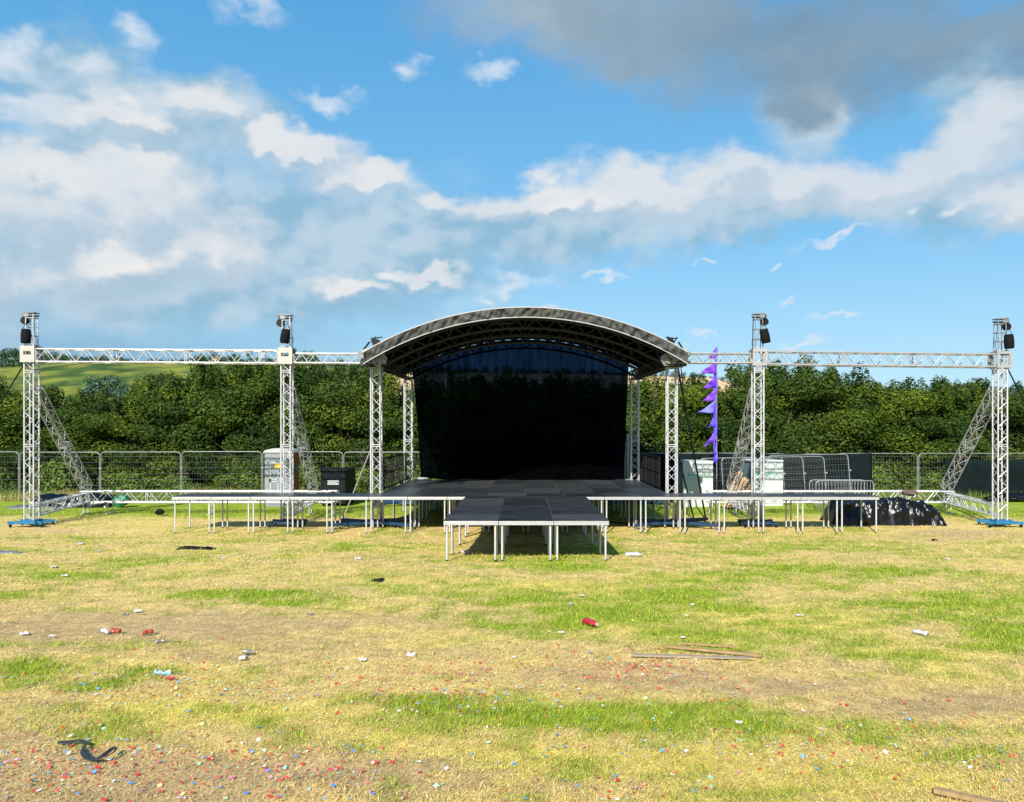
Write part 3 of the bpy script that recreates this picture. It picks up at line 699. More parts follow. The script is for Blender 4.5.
# corner blocks with bunched white tarpaulin, hoist heads
def lump(c, r, sq, seed, name, m, parent, n=18, amp=.35, fr=3.0, tag_=None):
    b = MB(); vs = []; fs = []; H = n//2
    for j in range(H+1):
        th = math.pi*j/H
        for k in range(n):
            a = 2*math.pi*k/n; d = Vector((math.sin(th)*math.cos(a), math.sin(th)*math.sin(a), math.cos(th)))
            q = float(fbm(np.array([d.x*fr+d.z*2.1+seed]), np.array([d.y*fr+d.z*1.3]), 3, seed)[0])-.5
            rr_ = r*(1+amp*2*q); vs.append((c[0]+d.x*rr_*sq[0], c[1]+d.y*rr_*sq[1], c[2]+d.z*rr_*sq[2]))
    for j in range(H):
        for k in range(n): fs.append((j*n+k, (j+1)*n+k, (j+1)*n+(k+1) % n, j*n+(k+1) % n))
    b.add(vs, fs, False); return b.build(name, m, parent)
for sx, Y in ((-1, 25.45), (1, 25.45)):
    lump((sx*4.88, Y, 5.36), .3, (1.15, .8, .62), 3+sx, 'corner_flap', M['tarp_white'], roof, n=26, amp=.5)
    lump((sx*4.62, Y+.05, 5.22), .22, (1.1, .8, .9), 8+sx, 'corner_flap', M['tarp_white'], roof, n=22, amp=.6)
    lump((sx*5.0, Y, 5.12), .17, (1.0, .8, .8), 12+sx, 'corner_flap', M['tarp'], roof, n=22, amp=.6)
    b = MB(); b.box((sx*4.8, YT, 5.16), (.46, .46, .06)); b.box((sx*4.8, YT-.22, 5.28), (.44, .03, .2)); b.box((sx*4.8, YT, 4.98), (.42, .42, .04))
    b.build('corner_block', M['alu_white'], roof)
    h = MB(); g = random.Random(sx+9)
    for q in range(9):
        p0 = Vector((sx*4.8+g.uniform(-.2, .2), YT+g.uniform(-.15, .15), 5.45)); p1 = Vector((sx*4.8+g.uniform(-.16, .16), YT+g.uniform(-.1, .1), g.uniform(5.75, 6.02))); h.tube(p0, p1, .016, 6)
    h.box((sx*4.78, YT, 5.78), (.18, .18, .2)); h.tube((sx*4.98, YT-.05, 5.93), (sx*4.6, YT-.05, 5.98), .02, 6); h.tube((sx*4.8-.2, YT-.1, 5.82), (sx*4.8-.45, YT-.1, 5.5), .03, 6) if sx < 0 else h.tube((sx*4.8+.2, YT-.1, 5.82), (sx*4.8+.4, YT-.1, 5.5), .03, 6)
    h.tube((sx*4.8-.06, YT-.08, 5.85), (sx*4.8-.06, YT+.08, 5.85), .1, 10)
    h.build('hoist_head', M['black_metal'], roof)
    lump((sx*4.84, YT-.05, 5.6), .1, (1, 1, 1.4), 5, 'cable_bundle', M['alu_dull'], roof, n=10)

# backdrop: black gauze, partly see-through
def gauze():
    m = bpy.data.materials.new('black_gauze'); m.use_nodes = True; nt = m.node_tree; b = nt.nodes['Principled BSDF']; out = nt.nodes['Material Output']
    b.inputs['Base Color'].default_value = (.001, .001, .0013, 1); b.inputs['Roughness'].default_value = .9; b.inputs['Specular IOR Level'].default_value = .0
    tr = nt.nodes.new('ShaderNodeBsdfTransparent'); mx = nt.nodes.new('ShaderNodeMixShader')
    tc = nt.nodes.new('ShaderNodeTexCoord'); n = nt.nodes.new('ShaderNodeTexNoise'); n.inputs['Scale'].default_value = 1.0; n.inputs['Detail'].default_value = 4
    mp = nt.nodes.new('ShaderNodeMapping'); mp.inputs['Scale'].default_value = (5, 5, .5); nt.links.new(tc.outputs['Object'], mp.inputs[0]); nt.links.new(mp.outputs[0], n.inputs[0])
    mr = nt.nodes.new('ShaderNodeMapRange'); mr.inputs['From Min'].default_value = .3; mr.inputs['From Max'].default_value = .7; mr.inputs['To Min'].default_value = .012; mr.inputs['To Max'].default_value = .05
    nt.links.new(n.outputs['Fac'], mr.inputs['Value'])
    vt = nt.nodes.new('ShaderNodeVectorMath'); vt.operation = 'SCALE'; vt.inputs[0].default_value = (.25, .5, 1.0); nt.links.new(mr.outputs[0], vt.inputs['Scale']); nt.links.new(vt.outputs[0], tr.inputs['Color'])
    mr2 = nt.nodes.new('ShaderNodeMath'); mr2.operation = 'SUBTRACT'; mr2.inputs[0].default_value = 1.0; mr2.inputs[1].default_value = .0
    mx.inputs[0].default_value = .5
    tr.inputs['Color'].default_value = (.13, .13, .14, 1)
    add = nt.nodes.new('ShaderNodeAddShader'); nt.links.new(b.outputs[0], add.inputs[0]); nt.links.new(tr.outputs[0], add.inputs[1]); nt.links.new(add.outputs[0], out.inputs[0])
    return m
b = MB(); vs = []; fs = []; nx_ = 150; nz_ = 24
for j in range(nz_+1):
    t = j/nz_
    for k in range(nx_+1):
        s = k/nx_; xl = -4.52+.38*t**.7; xr = 4.22-.2*t**.7; X = xl+(xr-xl)*s
        ztop = arc(9.68, X)-.03-.03*abs(math.sin(s*60)); zb = .98+.03*math.sin(s*33)
        vs.append((X, YR-.28+.035*math.sin(s*95+math.sin(s*17)*2)*(.3+t)+.03*math.sin(s*41+3), ztop+(zb-ztop)*t))
for j in range(nz_):
    for k in range(nx_): a = j*(nx_+1)+k; fs.append((a, a+nx_+1, a+nx_+2, a+1))
b.add(vs, fs, True); o = b.build('backdrop', gauze(), None); tag(o, 'tall black gauze backdrop hanging across the back of the stage', 'backdrop')
# ties along the top of backdrop
t = MB()
for s in np.linspace(0.02, .98, 34):
    X = -4.52+8.74*s; z_ = arc(9.68, X)-.06; t.tube((X, YR-.28, z_), (X+.05, YR-.16, z_+.09), .012, 5)
o2 = t.build('ties', M['white_rope'], o, world=False)
lump((-4.05, 31.9, 1.03), .12, (2.0, .8, .45), 4, 'white_cloth', M['tarp_white'], None); tag(bpy.data.objects['white_cloth'], 'small white cloth bunched at the foot of the backdrop, left end', 'cloth')
lump((4.15, 31.6, 1.0), .07, (2.2, .8, .4), 9, 'white_rag', M['tarp_white'], None); tag(bpy.data.objects['white_rag'], 'small white rag at the foot of the rear right tower', 'rag')

def cable(pts, r, name, label, m=None):
    P = [Vector(p) for p in pts]; out = []
    for i in range(len(P)-1):
        p0 = P[max(i-1, 0)]; p1 = P[i]; p2 = P[i+1]; p3 = P[min(i+2, len(P)-1)]
        for q_ in range(6):
            t = q_/6; out.append(.5*((2*p1)+(-p0+p2)*t+(2*p0-5*p1+4*p2-p3)*t*t+(-p0+3*p1-3*p2+p3)*t**3))
    out.append(P[-1]); o = MB().path(out, r, 6).build(name, m or M['black_metal'], None); return tag(o, label, 'cable')
cable([(5.0, 25.85, 5.3), (5.12, 25.8, 4.2), (5.02, 25.85, 3.0), (5.1, 25.85, 1.6), (5.05, 25.9, .9), (5.3, 26.2, gz(5.3, 26.2)+.02)], .016, 'hanging_cable', 'black cable hanging loosely down the front right stage tower')
cable([(-4.6, 25.85, 5.0), (-4.55, 25.8, 4.2), (-4.62, 25.85, 3.0), (-4.58, 25.85, 1.8), (-4.6, 25.9, .96)], .010, 'hanging_cable', 'thin black cable hanging down the front left stage tower')
cable([(-4.4, 26.2, 5.05), (-3.9, 27, 4.98), (-3.4, 28.2, 5.4), (-3.1, 28.3, 5.75)], .012, 'roof_cable', 'black cable looping under the left end of the stage roof')
cable([(6.2, 25.9, gz(6.2, 25.9)+.03), (5.2, 26.8, gz(5.2, 26.8)+.03), (3.6, 26.5, gz(3.6, 26.5)+.03), (2.6, 27.4, gz(2.6, 27)+.03)], .02, 'ground_cable', 'black cable snaking on the ground under the right side of the stage')
cable([(-15.9, 25.8, 5.1), (-15.75, 25.75, 4.9), (-14, 25.9, 5.14), (-12.5, 25.87, 5.12), (-11, 25.88, 5.14)], .010, 'truss_cable', 'black cable clipped under the long left wing truss')
# ------------------------------------------------------------------ decks
def deck(x0, x1, y0, y1, ztop, label, group, legs=True, hide_in=False):
    cx, cy = (x0+x1)/2, (y0+y1)/2; t = thing('stage_deck', label, 'stage deck', (cx, cy, gz(cx, cy)), group)
    g = .006; a0, a1, b0, b1 = x0+g, x1-g, y0+g, y1-g; H = .085
    f = MB(); w = .04; zc = ztop-H/2-.021
    f.box(((a0+a1)/2, b0+w/2, zc), (a1-a0, w, H)); f.box(((a0+a1)/2, b1-w/2, zc), (a1-a0, w, H)); f.box((a0+w/2, (b0+b1)/2, zc), (w, b1-b0-2*w, H)); f.box((a1-w/2, (b0+b1)/2, zc), (w, b1-b0-2*w, H))
    f.box(((a0+a1)/2, b0-.0035, zc+.022), (a1-a0, .007, .012)); 
    f.build('frame', M['deck_edge'], t, bevel=.006)
    MB().box(((a0+a1)/2, (b0+b1)/2, ztop-.010), (a1-a0-.004, b1-b0-.004, .020)).build('deck_top', M['deck'], t)
    for lx in (a0+.07, a1-.07):
        for ly in (b0+.06, b1-.06):
            zg = gz(lx, ly); l = MB(); l.tube((lx, ly, zg+.03), (lx, ly, ztop-.06), .024, 10); lo = l.build('leg', M['alu'], t)
            MB().tube((lx, ly, zg-.02), (lx, ly, zg+.035), .029, 10).build('rubber_foot', M['black_metal'], lo, world=False).location = -Vector(t.location)
U = 1.2; ZD = .945; YW0, YW1 = 24.5, 25.72
for k in range(7):
    deck(SX-(k+3)*U, SX-(k+2)*U, YW0, YW1, ZD, '%s black topped deck of the left wing row counted outward from the stage' % ordinal(k), 'decks of the left wing row')
    deck(SX+(k+2)*U, SX+(k+3)*U, YW0, YW1, ZD, '%s black topped deck of the right wing row counted outward from the stage' % ordinal(k), 'decks of the right wing row')
for k in range(4): deck(SX+(k-2)*U, SX+(k-1)*U, YW0, YW1, ZD, '%s deck from the left in the front row of the main stage floor' % ordinal(k), 'decks of the main stage floor')
rw = np.linspace(YW1, 32.4, 4); cw = np.linspace(-4.6, 4.6, 9)
for j in range(3):
    for k in range(8):
        deck(float(cw[k])+SX*0, float(cw[k+1]), float(rw[j]), float(rw[j+1]), ZD, 'black main stage deck, %s row behind the front, %s from left' % (ordinal(j), ordinal(k)), 'decks of the main stage floor')
TW = [SX-1.83, SX-.61, SX+.61, SX+1.83]; TY = [17.7, 19.05, 21.35, 23.6, 24.495]
for j in range(4):
    for k in range(3):
        deck(TW[k], TW[k+1], TY[j], TY[j+1], .985-.01*j, 'black %s deck of the thrust, %s row from its front edge' % (('left', 'middle', 'right')[k], ordinal(j)), 'decks of the thrust')

# stage side handrails
def handrail(X, y0, y1, label):
    t = thing('stage_handrail', label, 'handrail', (X, y0, ZD)); f = MB(); z0, z1 = ZD+.02, ZD+1.08
    f.bar((X, y0, z0+.04), (X, y1, z0+.04), .04, .04); f.bar((X, y0, z1), (X, y1, z1), .05, .05); f.bar((X, y0, z0+.55), (X, y1, z0+.55), .03, .03)
    n_ = 3
    for k in range(n_+1): y_ = y0+(y1-y0)*k/n_; f.bar((X, y_, z0), (X, y_, z1+.01), .05, .05, (0, 1, 0))
    f.build('frame', M['black_metal'], t)
    b_ = MB(); k = y0+.3
    while k < y1-.1: b_.bar((X, k, z0+.06), (X, k, z1-.03), .03, .03, (0, 1, 0)); k += .36
    b_.build('bars', M['black_metal'], t)
handrail(-4.68, 26.6, 31.9, 'black barred handrail along the left edge of the stage')
handrail(4.62, 27.4, 31.9, 'black barred handrail along the right edge of the stage')

# ------------------------------------------------------------------ mesh fence
def fence_panel(x0, Y, label, w=3.44, h=2.0, zb=None, name='fence_panel', group='mesh fence panels behind the stage', lean=0, rz=0, rollx=0):
    zb = gz(x0+w/2, Y)+.06 if zb is None else zb
    t = thing(name, label, 'fence panel', (x0+w/2, Y, zb), group)
    f = MB(); r = .018; c = .16; H = h; W = w/2
    pts = [(-W, 0, 0), (-W, 0, H-c)]+[(-W+c-c*math.cos(a), 0, H-c+c*math.sin(a)) for a in np.linspace(.3, math.pi/2, 4)]
    pts += [(-p[0], p[1], p[2]) for p in reversed(pts)]
    f.path([Vector(p) for p in pts], r, 7); f.tube((-W, 0, .05), (W, 0, .05), r, 7); f.build('frame', M['galv'], t, world=False)
    m_ = MB()
    for z_ in (.30, .55, .80, 1.05, 1.30, 1.55, 1.80): m_.tube((-W, 0, z_), (W, 0, z_), .0045, 4, cap=False)
    k = -W+.09
    while k < W-.05: m_.tube((k, .006, .05), (k, .006, H-.01), .0018, 3, cap=False); k += .12
    m_.build('mesh_infill', M['wire'], t, world=False)
    MB().box((W+.03, 0, -.0), (.24, .62, .13)).build('foot_block', M['foot'], t, world=False, bevel=.02)
    MB().box((W+.035, 0, 1.3), (.11, .06, .05)).build('clip', M['galv'], t, world=False)
    t.rotation_euler = (lean, rollx, rz); return t
xl = [-25.5+3.53*k for k in range(8)]
for k, X in enumerate(xl): fence_panel(X-3.53*0, 35, '%s mesh fence panel of the left fence run, counted from its outer end' % ordinal(k), w=3.47)
xr = [3.05+3.54*k for k in range(8)]
for k, X in enumerate(xr): fence_panel(X, 35, '%s mesh fence panel of the right fence run, counted from behind the stage outward' % ordinal(k), w=3.47, h=1.93)
for (X, Y, dz, lab) in ((10.45, 33.95, -.06, 'spare fence panel with its right edge nearest the open mesh panels'), (9.3, 33.6, -.16, 'third spare fence panel from the left, leaning by the screen'), (8.3, 33.3, -.16, 'second spare fence panel from the left, leaning by the screen'), (7.35, 33.0, -.14, 'leftmost spare fence panel leaning behind the white cabinets')):
    fence_panel(X, Y, lab, zb=gz(X, Y)+.06+dz, group='spare fence panels leaning before the dark screen', lean=R(-9), rollx=R(-1.2), w=3.4)
# dark windbreak sheets hung on the fence
def sheet(x0, x1, z0f, z1f, Y, label, nx_=60, nz_=14, seed=1):
    b = MB(); vs = []; fs = []
    for j in range(nz_+1):
        for k in range(nx_+1):
            s = k/nx_; X = x0+(x1-x0)*s; za, zb_ = z0f(s), z1f(s); z_ = za+(zb_-za)*j/nz_
            vs.append((X, Y-.05-.05*float(fbm(np.array([X*1.6]), np.array([z_*1.2]), 3, seed)[0]), z_))
    for j in range(nz_):
        for k in range(nx_): a = j*(nx_+1)+k; fs.append((a, a+1, a+nx_+2, a+nx_+1))
    b.add(vs, fs, True); o = b.build('screen_sheet', M['screen'], None); tag(o, label, 'screen')
    md = o.modifiers.new('thick', 'SOLIDIFY'); md.thickness = .006; return o
sheet(4.9, 15.15, lambda s: .02, lambda s: 1.93+.02*math.sin(s*40), 35, 'long dark screen cloth covering the fence behind the white cabinets')
sheet(18.3, 30, lambda s: .35*max(0, 1-s*14)+.02, lambda s: 1.68-.05*math.sin(math.pi*min(1, s*4)), 34.95, 'dark screen cloth sagging on the fence at the far right', seed=4)
lump((20.9, 33.8, .1), .3, (4.5, 1.2, .7), 6, 'fallen_sheet', M['black_plastic'], None, n=30); tag(bpy.data.objects['fallen_sheet'], 'black sheeting heaped at the foot of the far right screen', 'sheeting')
# pedestrian barrier
def barrier(X0, X1, Y, label):
    t = thing('crowd_barrier', label, 'barrier', ((X0+X1)/2, Y, gz(X0, Y))); W = (X1-X0)/2; f = MB(); H = 1.1
    pts = [(-W, 0, .18), (-W, 0, H-.15)]+[(-W+.15-.15*math.cos(a), 0, H-.15+.15*math.sin(a)) for a in np.linspace(.3, 1.57, 4)]; pts += [(-p[0], 0, p[2]) for p in reversed(pts)]
    f.path([Vector(p) for p in pts], .02, 8); f.tube((-W, 0, .2), (W, 0, .2), .018, 8); f.build('frame', M['galv'], t, world=False)
    b_ = MB()
    for k in range(1, 18): b_.tube((-W+2*W*k/18, 0, .2), (-W+2*W*k/18, 0, H), .010, 6)
    b_.build('bars', M['galv'], t, world=False)
    for s in (-1, 1): MB().tube((s*W*.75, -.3, .02), (s*W*.75, .3, .02), .02, 6).tube((s*W*.75, 0, .02), (s*W*.75, 0, .2), .02, 6).build('foot', M['galv'], t, world=False)
barrier(11.27, 13.5, 31.0, 'grey tubular crowd barrier nearest the camera behind the right wing')
barrier(11.15, 13.3, 31.35, 'grey tubular crowd barrier just behind another barrier')

# ------------------------------------------------------------------ props behind the stage
# portable toilet
t = thing('portable_toilet', 'grey portable toilet with white roof and rust orange side behind the left wing', 'toilet', (-9.74, 32.4, gz(-9.7, 32.4)))
w, d, h = 1.10, 1.05, 2.17; 
MB().box((0, .03, h/2), (w-.06, d-.06, h)).build('cabin', M['toilet_orange'], t, world=False, bevel=.02)
MB().box((0, -d/2+.0, h/2), (w, .06, h)).build('front_panel', M['toilet_frame'], t, world=False, bevel=.015)
dr = MB().box((0, -d/2-.035, 1.0), (.78, .03, 1.85)).build('door', M['toilet_grey'], t, world=False, bevel=.01)
k = MB(); [k.box((0, -d/2-.058, z_), (.62, .015, .05)) for z_ in (.3, 1.0, 1.1, 1.75)]; [k.box((x_, -d/2-.058, 1.0), (.05, .015, 1.6)) for x_ in (-.3, .3, 0)]; k.build('moulding', M['toilet_white'], dr, world=False)
MB().box((-.02, -d/2-.075, 1.62), (.24, .006, .2)).build('sticker', M['yellow'], dr, world=False)
MB().box((-.32, -d/2-.075, 1.05), (.05, .04, .12)).build('handle', M['black_metal'], dr, world=False)
b = MB(); rp = [(-.6, 0), (-.52, .1), (-.2, .17), (.2, .17), (.52, .1), (.6, 0)]; vs = [(x_, y_, h-.02+z_) for y_ in (-d/2-.08, d/2+.05) for x_, z_ in rp]; b.add(vs, [(0, 1, 7, 6), (1, 2, 8, 7), (2, 3, 9, 8), (3, 4, 10, 9), (4, 5, 11, 10), (5, 0, 6, 11), (5, 4, 3, 2, 1, 0), (6, 7, 8, 9, 10, 11)]); b.build('roof', M['toilet_white'], t, world=False)
MB().box((w/2+.0, .1, 1.5), (.012, .4, .3)).build('notice', M['toilet_grey'], t, world=False)
MB().tube((.3, .3, h), (.3, .3, h+.3), .05, 8).build('vent_pipe', M['toilet_grey'], t, world=False)
# dark container with a white name label
t = thing('dark_container', 'dark green metal container with a white lettered label beside the toilet', 'container', (-7.62, 33.0, gz(-7.6, 33)))
MB().box((0, 0, .74), (1.0, 1.9, 1.3)).build('body', M['bin'], t, world=False, bevel=.03); MB().box((0, 0, 1.43), (1.08, 1.98, .07)).build('lid', M['bin'], t, world=False, bevel=.015)
MB().box((0, -.955, .95), (.46, .012, .17)).build('label_plate', M['label_white'], t, world=False)
def text_part(s, size, loc, m, parent, name='lettering'):
    cu = bpy.data.curves.new('lettering_curve', 'FONT'); cu.body = s; cu.size = size; cu.extrude = .003; cu.align_x = 'CENTER'; cu.align_y = 'CENTER'
    tmp = bpy.data.objects.new('tmp_text', cu); COL.objects.link(tmp); dg = bpy.context.evaluated_depsgraph_get(); me = bpy.data.meshes.new_from_object(tmp.evaluated_get(dg))
    bpy.data.objects.remove(tmp); me.materials.clear(); me.materials.append(m); o = bpy.data.objects.new(name, me); put(o, parent); o.rotation_euler = (R(90), 0, 0); o.location = loc; return o
text_part('DOOR', .16, (0, -.966, .95), M['bin'], t)
for sx in (-.42, .42):
    for sy in (-.8, .8): MB().tube((sx-.03, sy, .06), (sx+.03, sy, .06), .06, 10).build('castor', M['black_metal'], t, world=False)
# white cabinets
def cabinet(X0, X1, Y, label, dpt=1.3):
    t = thing('site_cabinet', label, 'cabinet', ((X0+X1)/2, Y+dpt/2, gz(X0, Y)), 'white cabinets behind the right wing'); w = X1-X0; h = 1.78
    MB().box((0, .02, h/2), (w-.04, dpt-.04, h-.04)).build('body', M['cab_blue'], t, world=False, bevel=.02)
    p = MB().box((0, -dpt/2, h/2), (w, .05, h)).build('door_panel', M['cab_white'], t, world=False, bevel=.015)
    MB().box((0, 0, h+.02), (w+.04, dpt+.04, .07)).build('lid', M['cab_white'], t, world=False, bevel=.02)
    e = MB(); e.tube((-w*.30, -dpt/2-.03, 1.28), (-w*.30, -dpt/2-.02, 1.28), .06, 14)
    g = random.Random(int(X0*10))
    for q in range(6): hh = g.uniform(.05, .09); e.box((-w*.17+q*.095, -dpt/2-.03, 1.28), (.06, .008, hh)); e.box((-w*.17+q*.095, -dpt/2-.036, 1.28+.01), (.02, .004, .03))
    e.build('emblem', M['logo_green'], t, world=False)
    s = MB(); 
    for z_ in (.35,): s.box((0, -dpt/2-.028, z_), (w*.92, .006, .012))
    s.build('seam', M['cab_blue'], t, world=False)
cabinet(6.33, 7.53, 32, 'white cabinet with green print beside the black strut')
cabinet(9.05, 10.32, 32, 'white cabinet with green print behind the inner right truss tower', 1.6)
for k in range(13):
    x0 = 7.55+.07*k+random.uniform(-.03, .03); L = 1.75-.05*k+random.uniform(-.15, .1); yb = 31.0+random.uniform(-.25, .2); an = R(52+random.uniform(-8, 6))
    a = Vector((x0, yb, gz(x0, yb)+.05)); b_ = a+Vector((math.cos(an)*L*.8, .55, math.sin(an)*L)); o = MB().bar(a, b_, .10, .035, (0, -1, .2)).build('timber_plank', M['wood'] if k % 3 else M['wood_tan'], None, bevel=.004)
    tag(o, 'pale timber plank in the pile leaning beside the inner right tower', 'plank', 'pale planks leaning by the inner right tower')
# white slatted board behind the backdrop's right edge
t = thing('slatted_board', 'white slatted board rising behind the right edge of the backdrop', 'board', (4.1, 34.2, gz(4.1, 34.2)))
for k in range(4): MB().box((-.15+.16*k, 0, 1.35+.08*(k % 2)), (.11, .03, 2.7+.16*(k % 2))).build('slat', M['toilet_white'], t, world=False)
MB().box((.1, .03, 2.4), (.7, .03, .08)).build('rail', M['toilet_white'], t, world=False); MB().box((.1, .03, .7), (.7, .03, .08)).build('rail', M['toilet_white'], t, world=False)

# purple pennant flag
def purple(name, a, b2):
    m = mat(name, a, .5, col2=b2, vscale=2.5); return m
PU = [purple('violet_cloth', (.16, .035, .62), (.07, .015, .38)), purple('purple_cloth', (.20, .04, .60), (.09, .02, .40)), purple('blue_violet_cloth', (.10, .06, .72), (.05, .03, .45)), purple('pale_blue_cloth', (.20, .26, .72), (.08, .06, .6))]
FY = 33.0; kf = F/FY
t = thing('feather_flag', 'tall purple and violet pennant flag on a pole behind the right wing', 'flag', (7.92, FY, gz(7.9, FY)))
MB().tube((7.92, FY, gz(7.9, FY)-.05), (7.92, FY, 6.38), .026, 8, .012).build('pole', M['alu_dull'], t)
def strip(pts_l, pts_r, name, m, seed=1):
    b = MB(); vs = []; n_ = len(pts_l)
    for i, (a, c_) in enumerate(zip(pts_l, pts_r)):
        for j in range(6):
            s = j/5; p = Vector(a).lerp(Vector(c_), s); p.y += .05*math.sin(i*.9+s*4+seed); vs.append(p)
    fs = [(i*6+j, i*6+j+1, (i+1)*6+j+1, (i+1)*6+j) for i in range(n_-1) for j in range(5)]
    b.add(vs, fs, True); o = b.build(name, m, t); md = o.modifiers.new('thick', 'SOLIDIFY'); md.thickness = .004; return o
def W(px, py): return Vector(((px-CX)/kf, FY, CAMZ+(HY-py)/kf))
strip([W(713.6+.5*math.sin(i), 351+i*5.4) for i in range(22)], [W(717.2+.5*math.sin(i*1.3), 347.5+i*5.4) for i in range(22)], 'spine_cloth', PU[2])
pens = [(348, 357, 707.7, 358, 1), (362, 372.5, 701, 372, 1), (376, 386, 703, 388, 0), (390, 399, 701.7, 401, 1), (402, 411.5, 696.5, 412.8, 3), (413, 425, 708, 427, 2), (430, 440, 703.7, 446, 0), (444, 452, 713, 462, 2)]
for i, (ya, yb, tx, ty, c_) in enumerate(pens):
    up = [W(716+(tx-716)*s, ya-2+(ty-ya+2)*s**.85+.5*math.sin(6*s+i)) for s in np.linspace(0, 1, 9)]; lo = [W(716+(tx-716)*s, yb+1.5+(ty-1-yb)*s**1.3-.6*math.sin(5*s+i)*s) for s in np.linspace(0, 1, 9)]
    strip(up, lo, 'pennant', PU[c_], i)

# black sheeted pile
def heap(x0, x1, y0, y1, H, seed, name, m, label, cat, amp=.18, z0=0):
    b = MB(); vs = []; fs = []; nx_, ny_ = 130, 70; X, Y = np.meshgrid(np.linspace(x0, x1, nx_+1), np.linspace(y0, y1, ny_+1)); s = (X-x0)/(x1-x0); t = (Y-y0)/(y1-y0)
    env = np.clip(np.minimum(s/.07, (1-s)/.16), 0, 1)**.55*np.clip(np.minimum(t/.12, (1-t)/.15), 0, 1)**.5
    gg = np.random.default_rng(seed); base = np.zeros_like(X)+.25
    for q_ in range(11):
        cx_, cy_ = gg.random(), .15+.7*gg.random(); hx_, hy_ = .08+.13*gg.random(), .2+.25*gg.random(); hh_ = .6+.4*gg.random()
        dd = np.maximum(np.abs(s-cx_)/hx_, np.abs(t-cy_)/hy_); base = np.maximum(base, hh_*np.clip(1.9-dd, 0, 1)**.7)
    wx_ = .5*(fbm(X*1.3, Y*1.3, 3, seed+21)-.5); wy_ = .5*(fbm(X*1.3+9, Y*1.3, 3, seed+22)-.5)
    rid = 1-np.abs(2*fbm((X+wx_*2)*1.6+Y*.5, (Y+wy_*2)*1.2, 3, seed)-1); rid2 = 1-np.abs(2*fbm((X+wx_)*4+Y, (Y+wy_)*3.2-X, 3, seed+3)-1)
    z = env*(H*(.55+.42*base)+amp*(rid-.75)*1.5+amp*.42*(rid2-.75)*1.6)
    edge = (env < .05); wob = .16*(fbm(X*2.1, Y*2.1, 3, seed+9)-.5)
    gzv = gz_np(X.ravel(), Y.ravel()).reshape(X.shape)
    XX_ = X+wob*1.4; YY_ = Y+wob+.16*H*(fbm(X*3, z*4, 3, seed+5)-.5)*2+.12*H*(fbm(X*9, z*9, 2, seed+6)-.5); ZZ = gzv+z-.02+.02*(1-env)*vnoise(X*7, Y*7, seed)
    vs = np.stack([XX_, YY_, ZZ+z0], -1).reshape(-1, 3); fs = [(j*(nx_+1)+k, j*(nx_+1)+k+1, (j+1)*(nx_+1)+k+1, (j+1)*(nx_+1)+k) for j in range(ny_) for k in range(nx_)]
    b.add([tuple(v) for v in vs], fs, True); o = b.build(name, m, None); tag(o, label, cat); return o
heap(10.25, 13.85, 26.25, 27.8, .80, 3, 'sheeted_pile', M['black_plastic'], 'pile covered in crumpled black plastic sheeting at the end of the right wing', 'sheeted pile', amp=.26)
lump((13.2, 27.5, .82), .2, (1.5, 1, .5), 7, 'brown_sack', M['brown'], None); tag(bpy.data.objects['brown_sack'], 'small brown sack lying on the black sheeted pile', 'sack')
heap(-19.6, -16.4, 31.6, 33.2, .5, 11, 'black_sheet', M['black_plastic'], 'black sheeting lying on the grass behind the far left tower', 'sheeting', amp=.1)
heap(-20.4, -18.4, 31.5, 32.3, .10, 15, 'grey_sheet', M['grey_sheet'], 'flat grey sheet spread on the grass left of the black sheeting', 'sheet', amp=.03)
lump((-15.85, 31.6, .18), .27, (1.1, .9, .85), 2, 'green_sack', M['green_sack'], None, n=22); tag(bpy.data.objects['green_sack'], 'shiny green sack on the grass beside the black sheeting', 'sack')
lump((-13.1, 28.9, .02), .12, (1.4, .8, .9), 12, 'black_bag', M['black_cloth'], None, n=16); tag(bpy.data.objects['black_bag'], 'small black bag under the left ballast truss', 'bag')

# ------------------------------------------------------------------ litter on the grass
def lay(o, p): o.location = p; return o
def crush(b, r, seed, a=.35):
    b.v = [(x_, y_+r*a*(float(vnoise(np.array([x_*38+seed]), np.array([z_*20]), 3)[0])-.5)*2, z_*(1-.35*a)+r*a*(float(vnoise(np.array([x_*45]), np.array([y_*25+seed]), 5)[0])-.5)*2) for x_, y_, z_ in b.v]
    return b
def bottle(px, py, ang, L, m, label, name='plastic_bottle', r=.038, cap=None):
    p = at(px, py); t = thing(name, label, 'bottle', (p.x, p.y, p.z+r*.9+.012)); b = MB()
    b.lathe((-L/2, 0, 0), (1, 0, 0), [(0, r*.7), (L*.04, r), (L*.15, r*.97), (L*.25, r*.9), (L*.3, r), (L*.4, r*.85), (L*.48, r*.8), (L*.6, r), (L*.72, r*.95), (L*.86, r*.45), (L*.93, r*.36)], 16); crush(b, r, px)
    b.build('body', m, t, world=False); MB().tube((L*.43, 0, 0), (L*.5, 0, 0), r*.4, 10).build('cap', cap or m, t, world=False)
    t.rotation_euler = (0, 0, R(ang)); return t
def can(px, py, ang, label, m, sq=(1, 1, 1), L=.165, r=.033, cat='can', lift=.012):
    p = at(px, py); t = thing('drink_can', label, cat, (p.x, p.y, p.z+r*sq[2]*.9+lift)); b = MB()
    b.lathe((-L/2, 0, 0), (1, 0, 0), [(0, r*.8), (L*.05, r), (L*.2, r), (L*.35, r*.95), (L*.45, r*.9), (L*.55, r*.86), (L*.7, r*.96), (L*.93, r), (L, r*.8)], 16); crush(b, r, px, .5); b.build('body', m, t, world=False)
    e = MB(); e.tube((L/2-.004, 0, 0), (L/2+.002, 0, 0), r*.78, 14); e.build('end', M['can_steel'], t, world=False)
    t.rotation_euler = (0, 0, R(ang)); t.scale = sq; return t
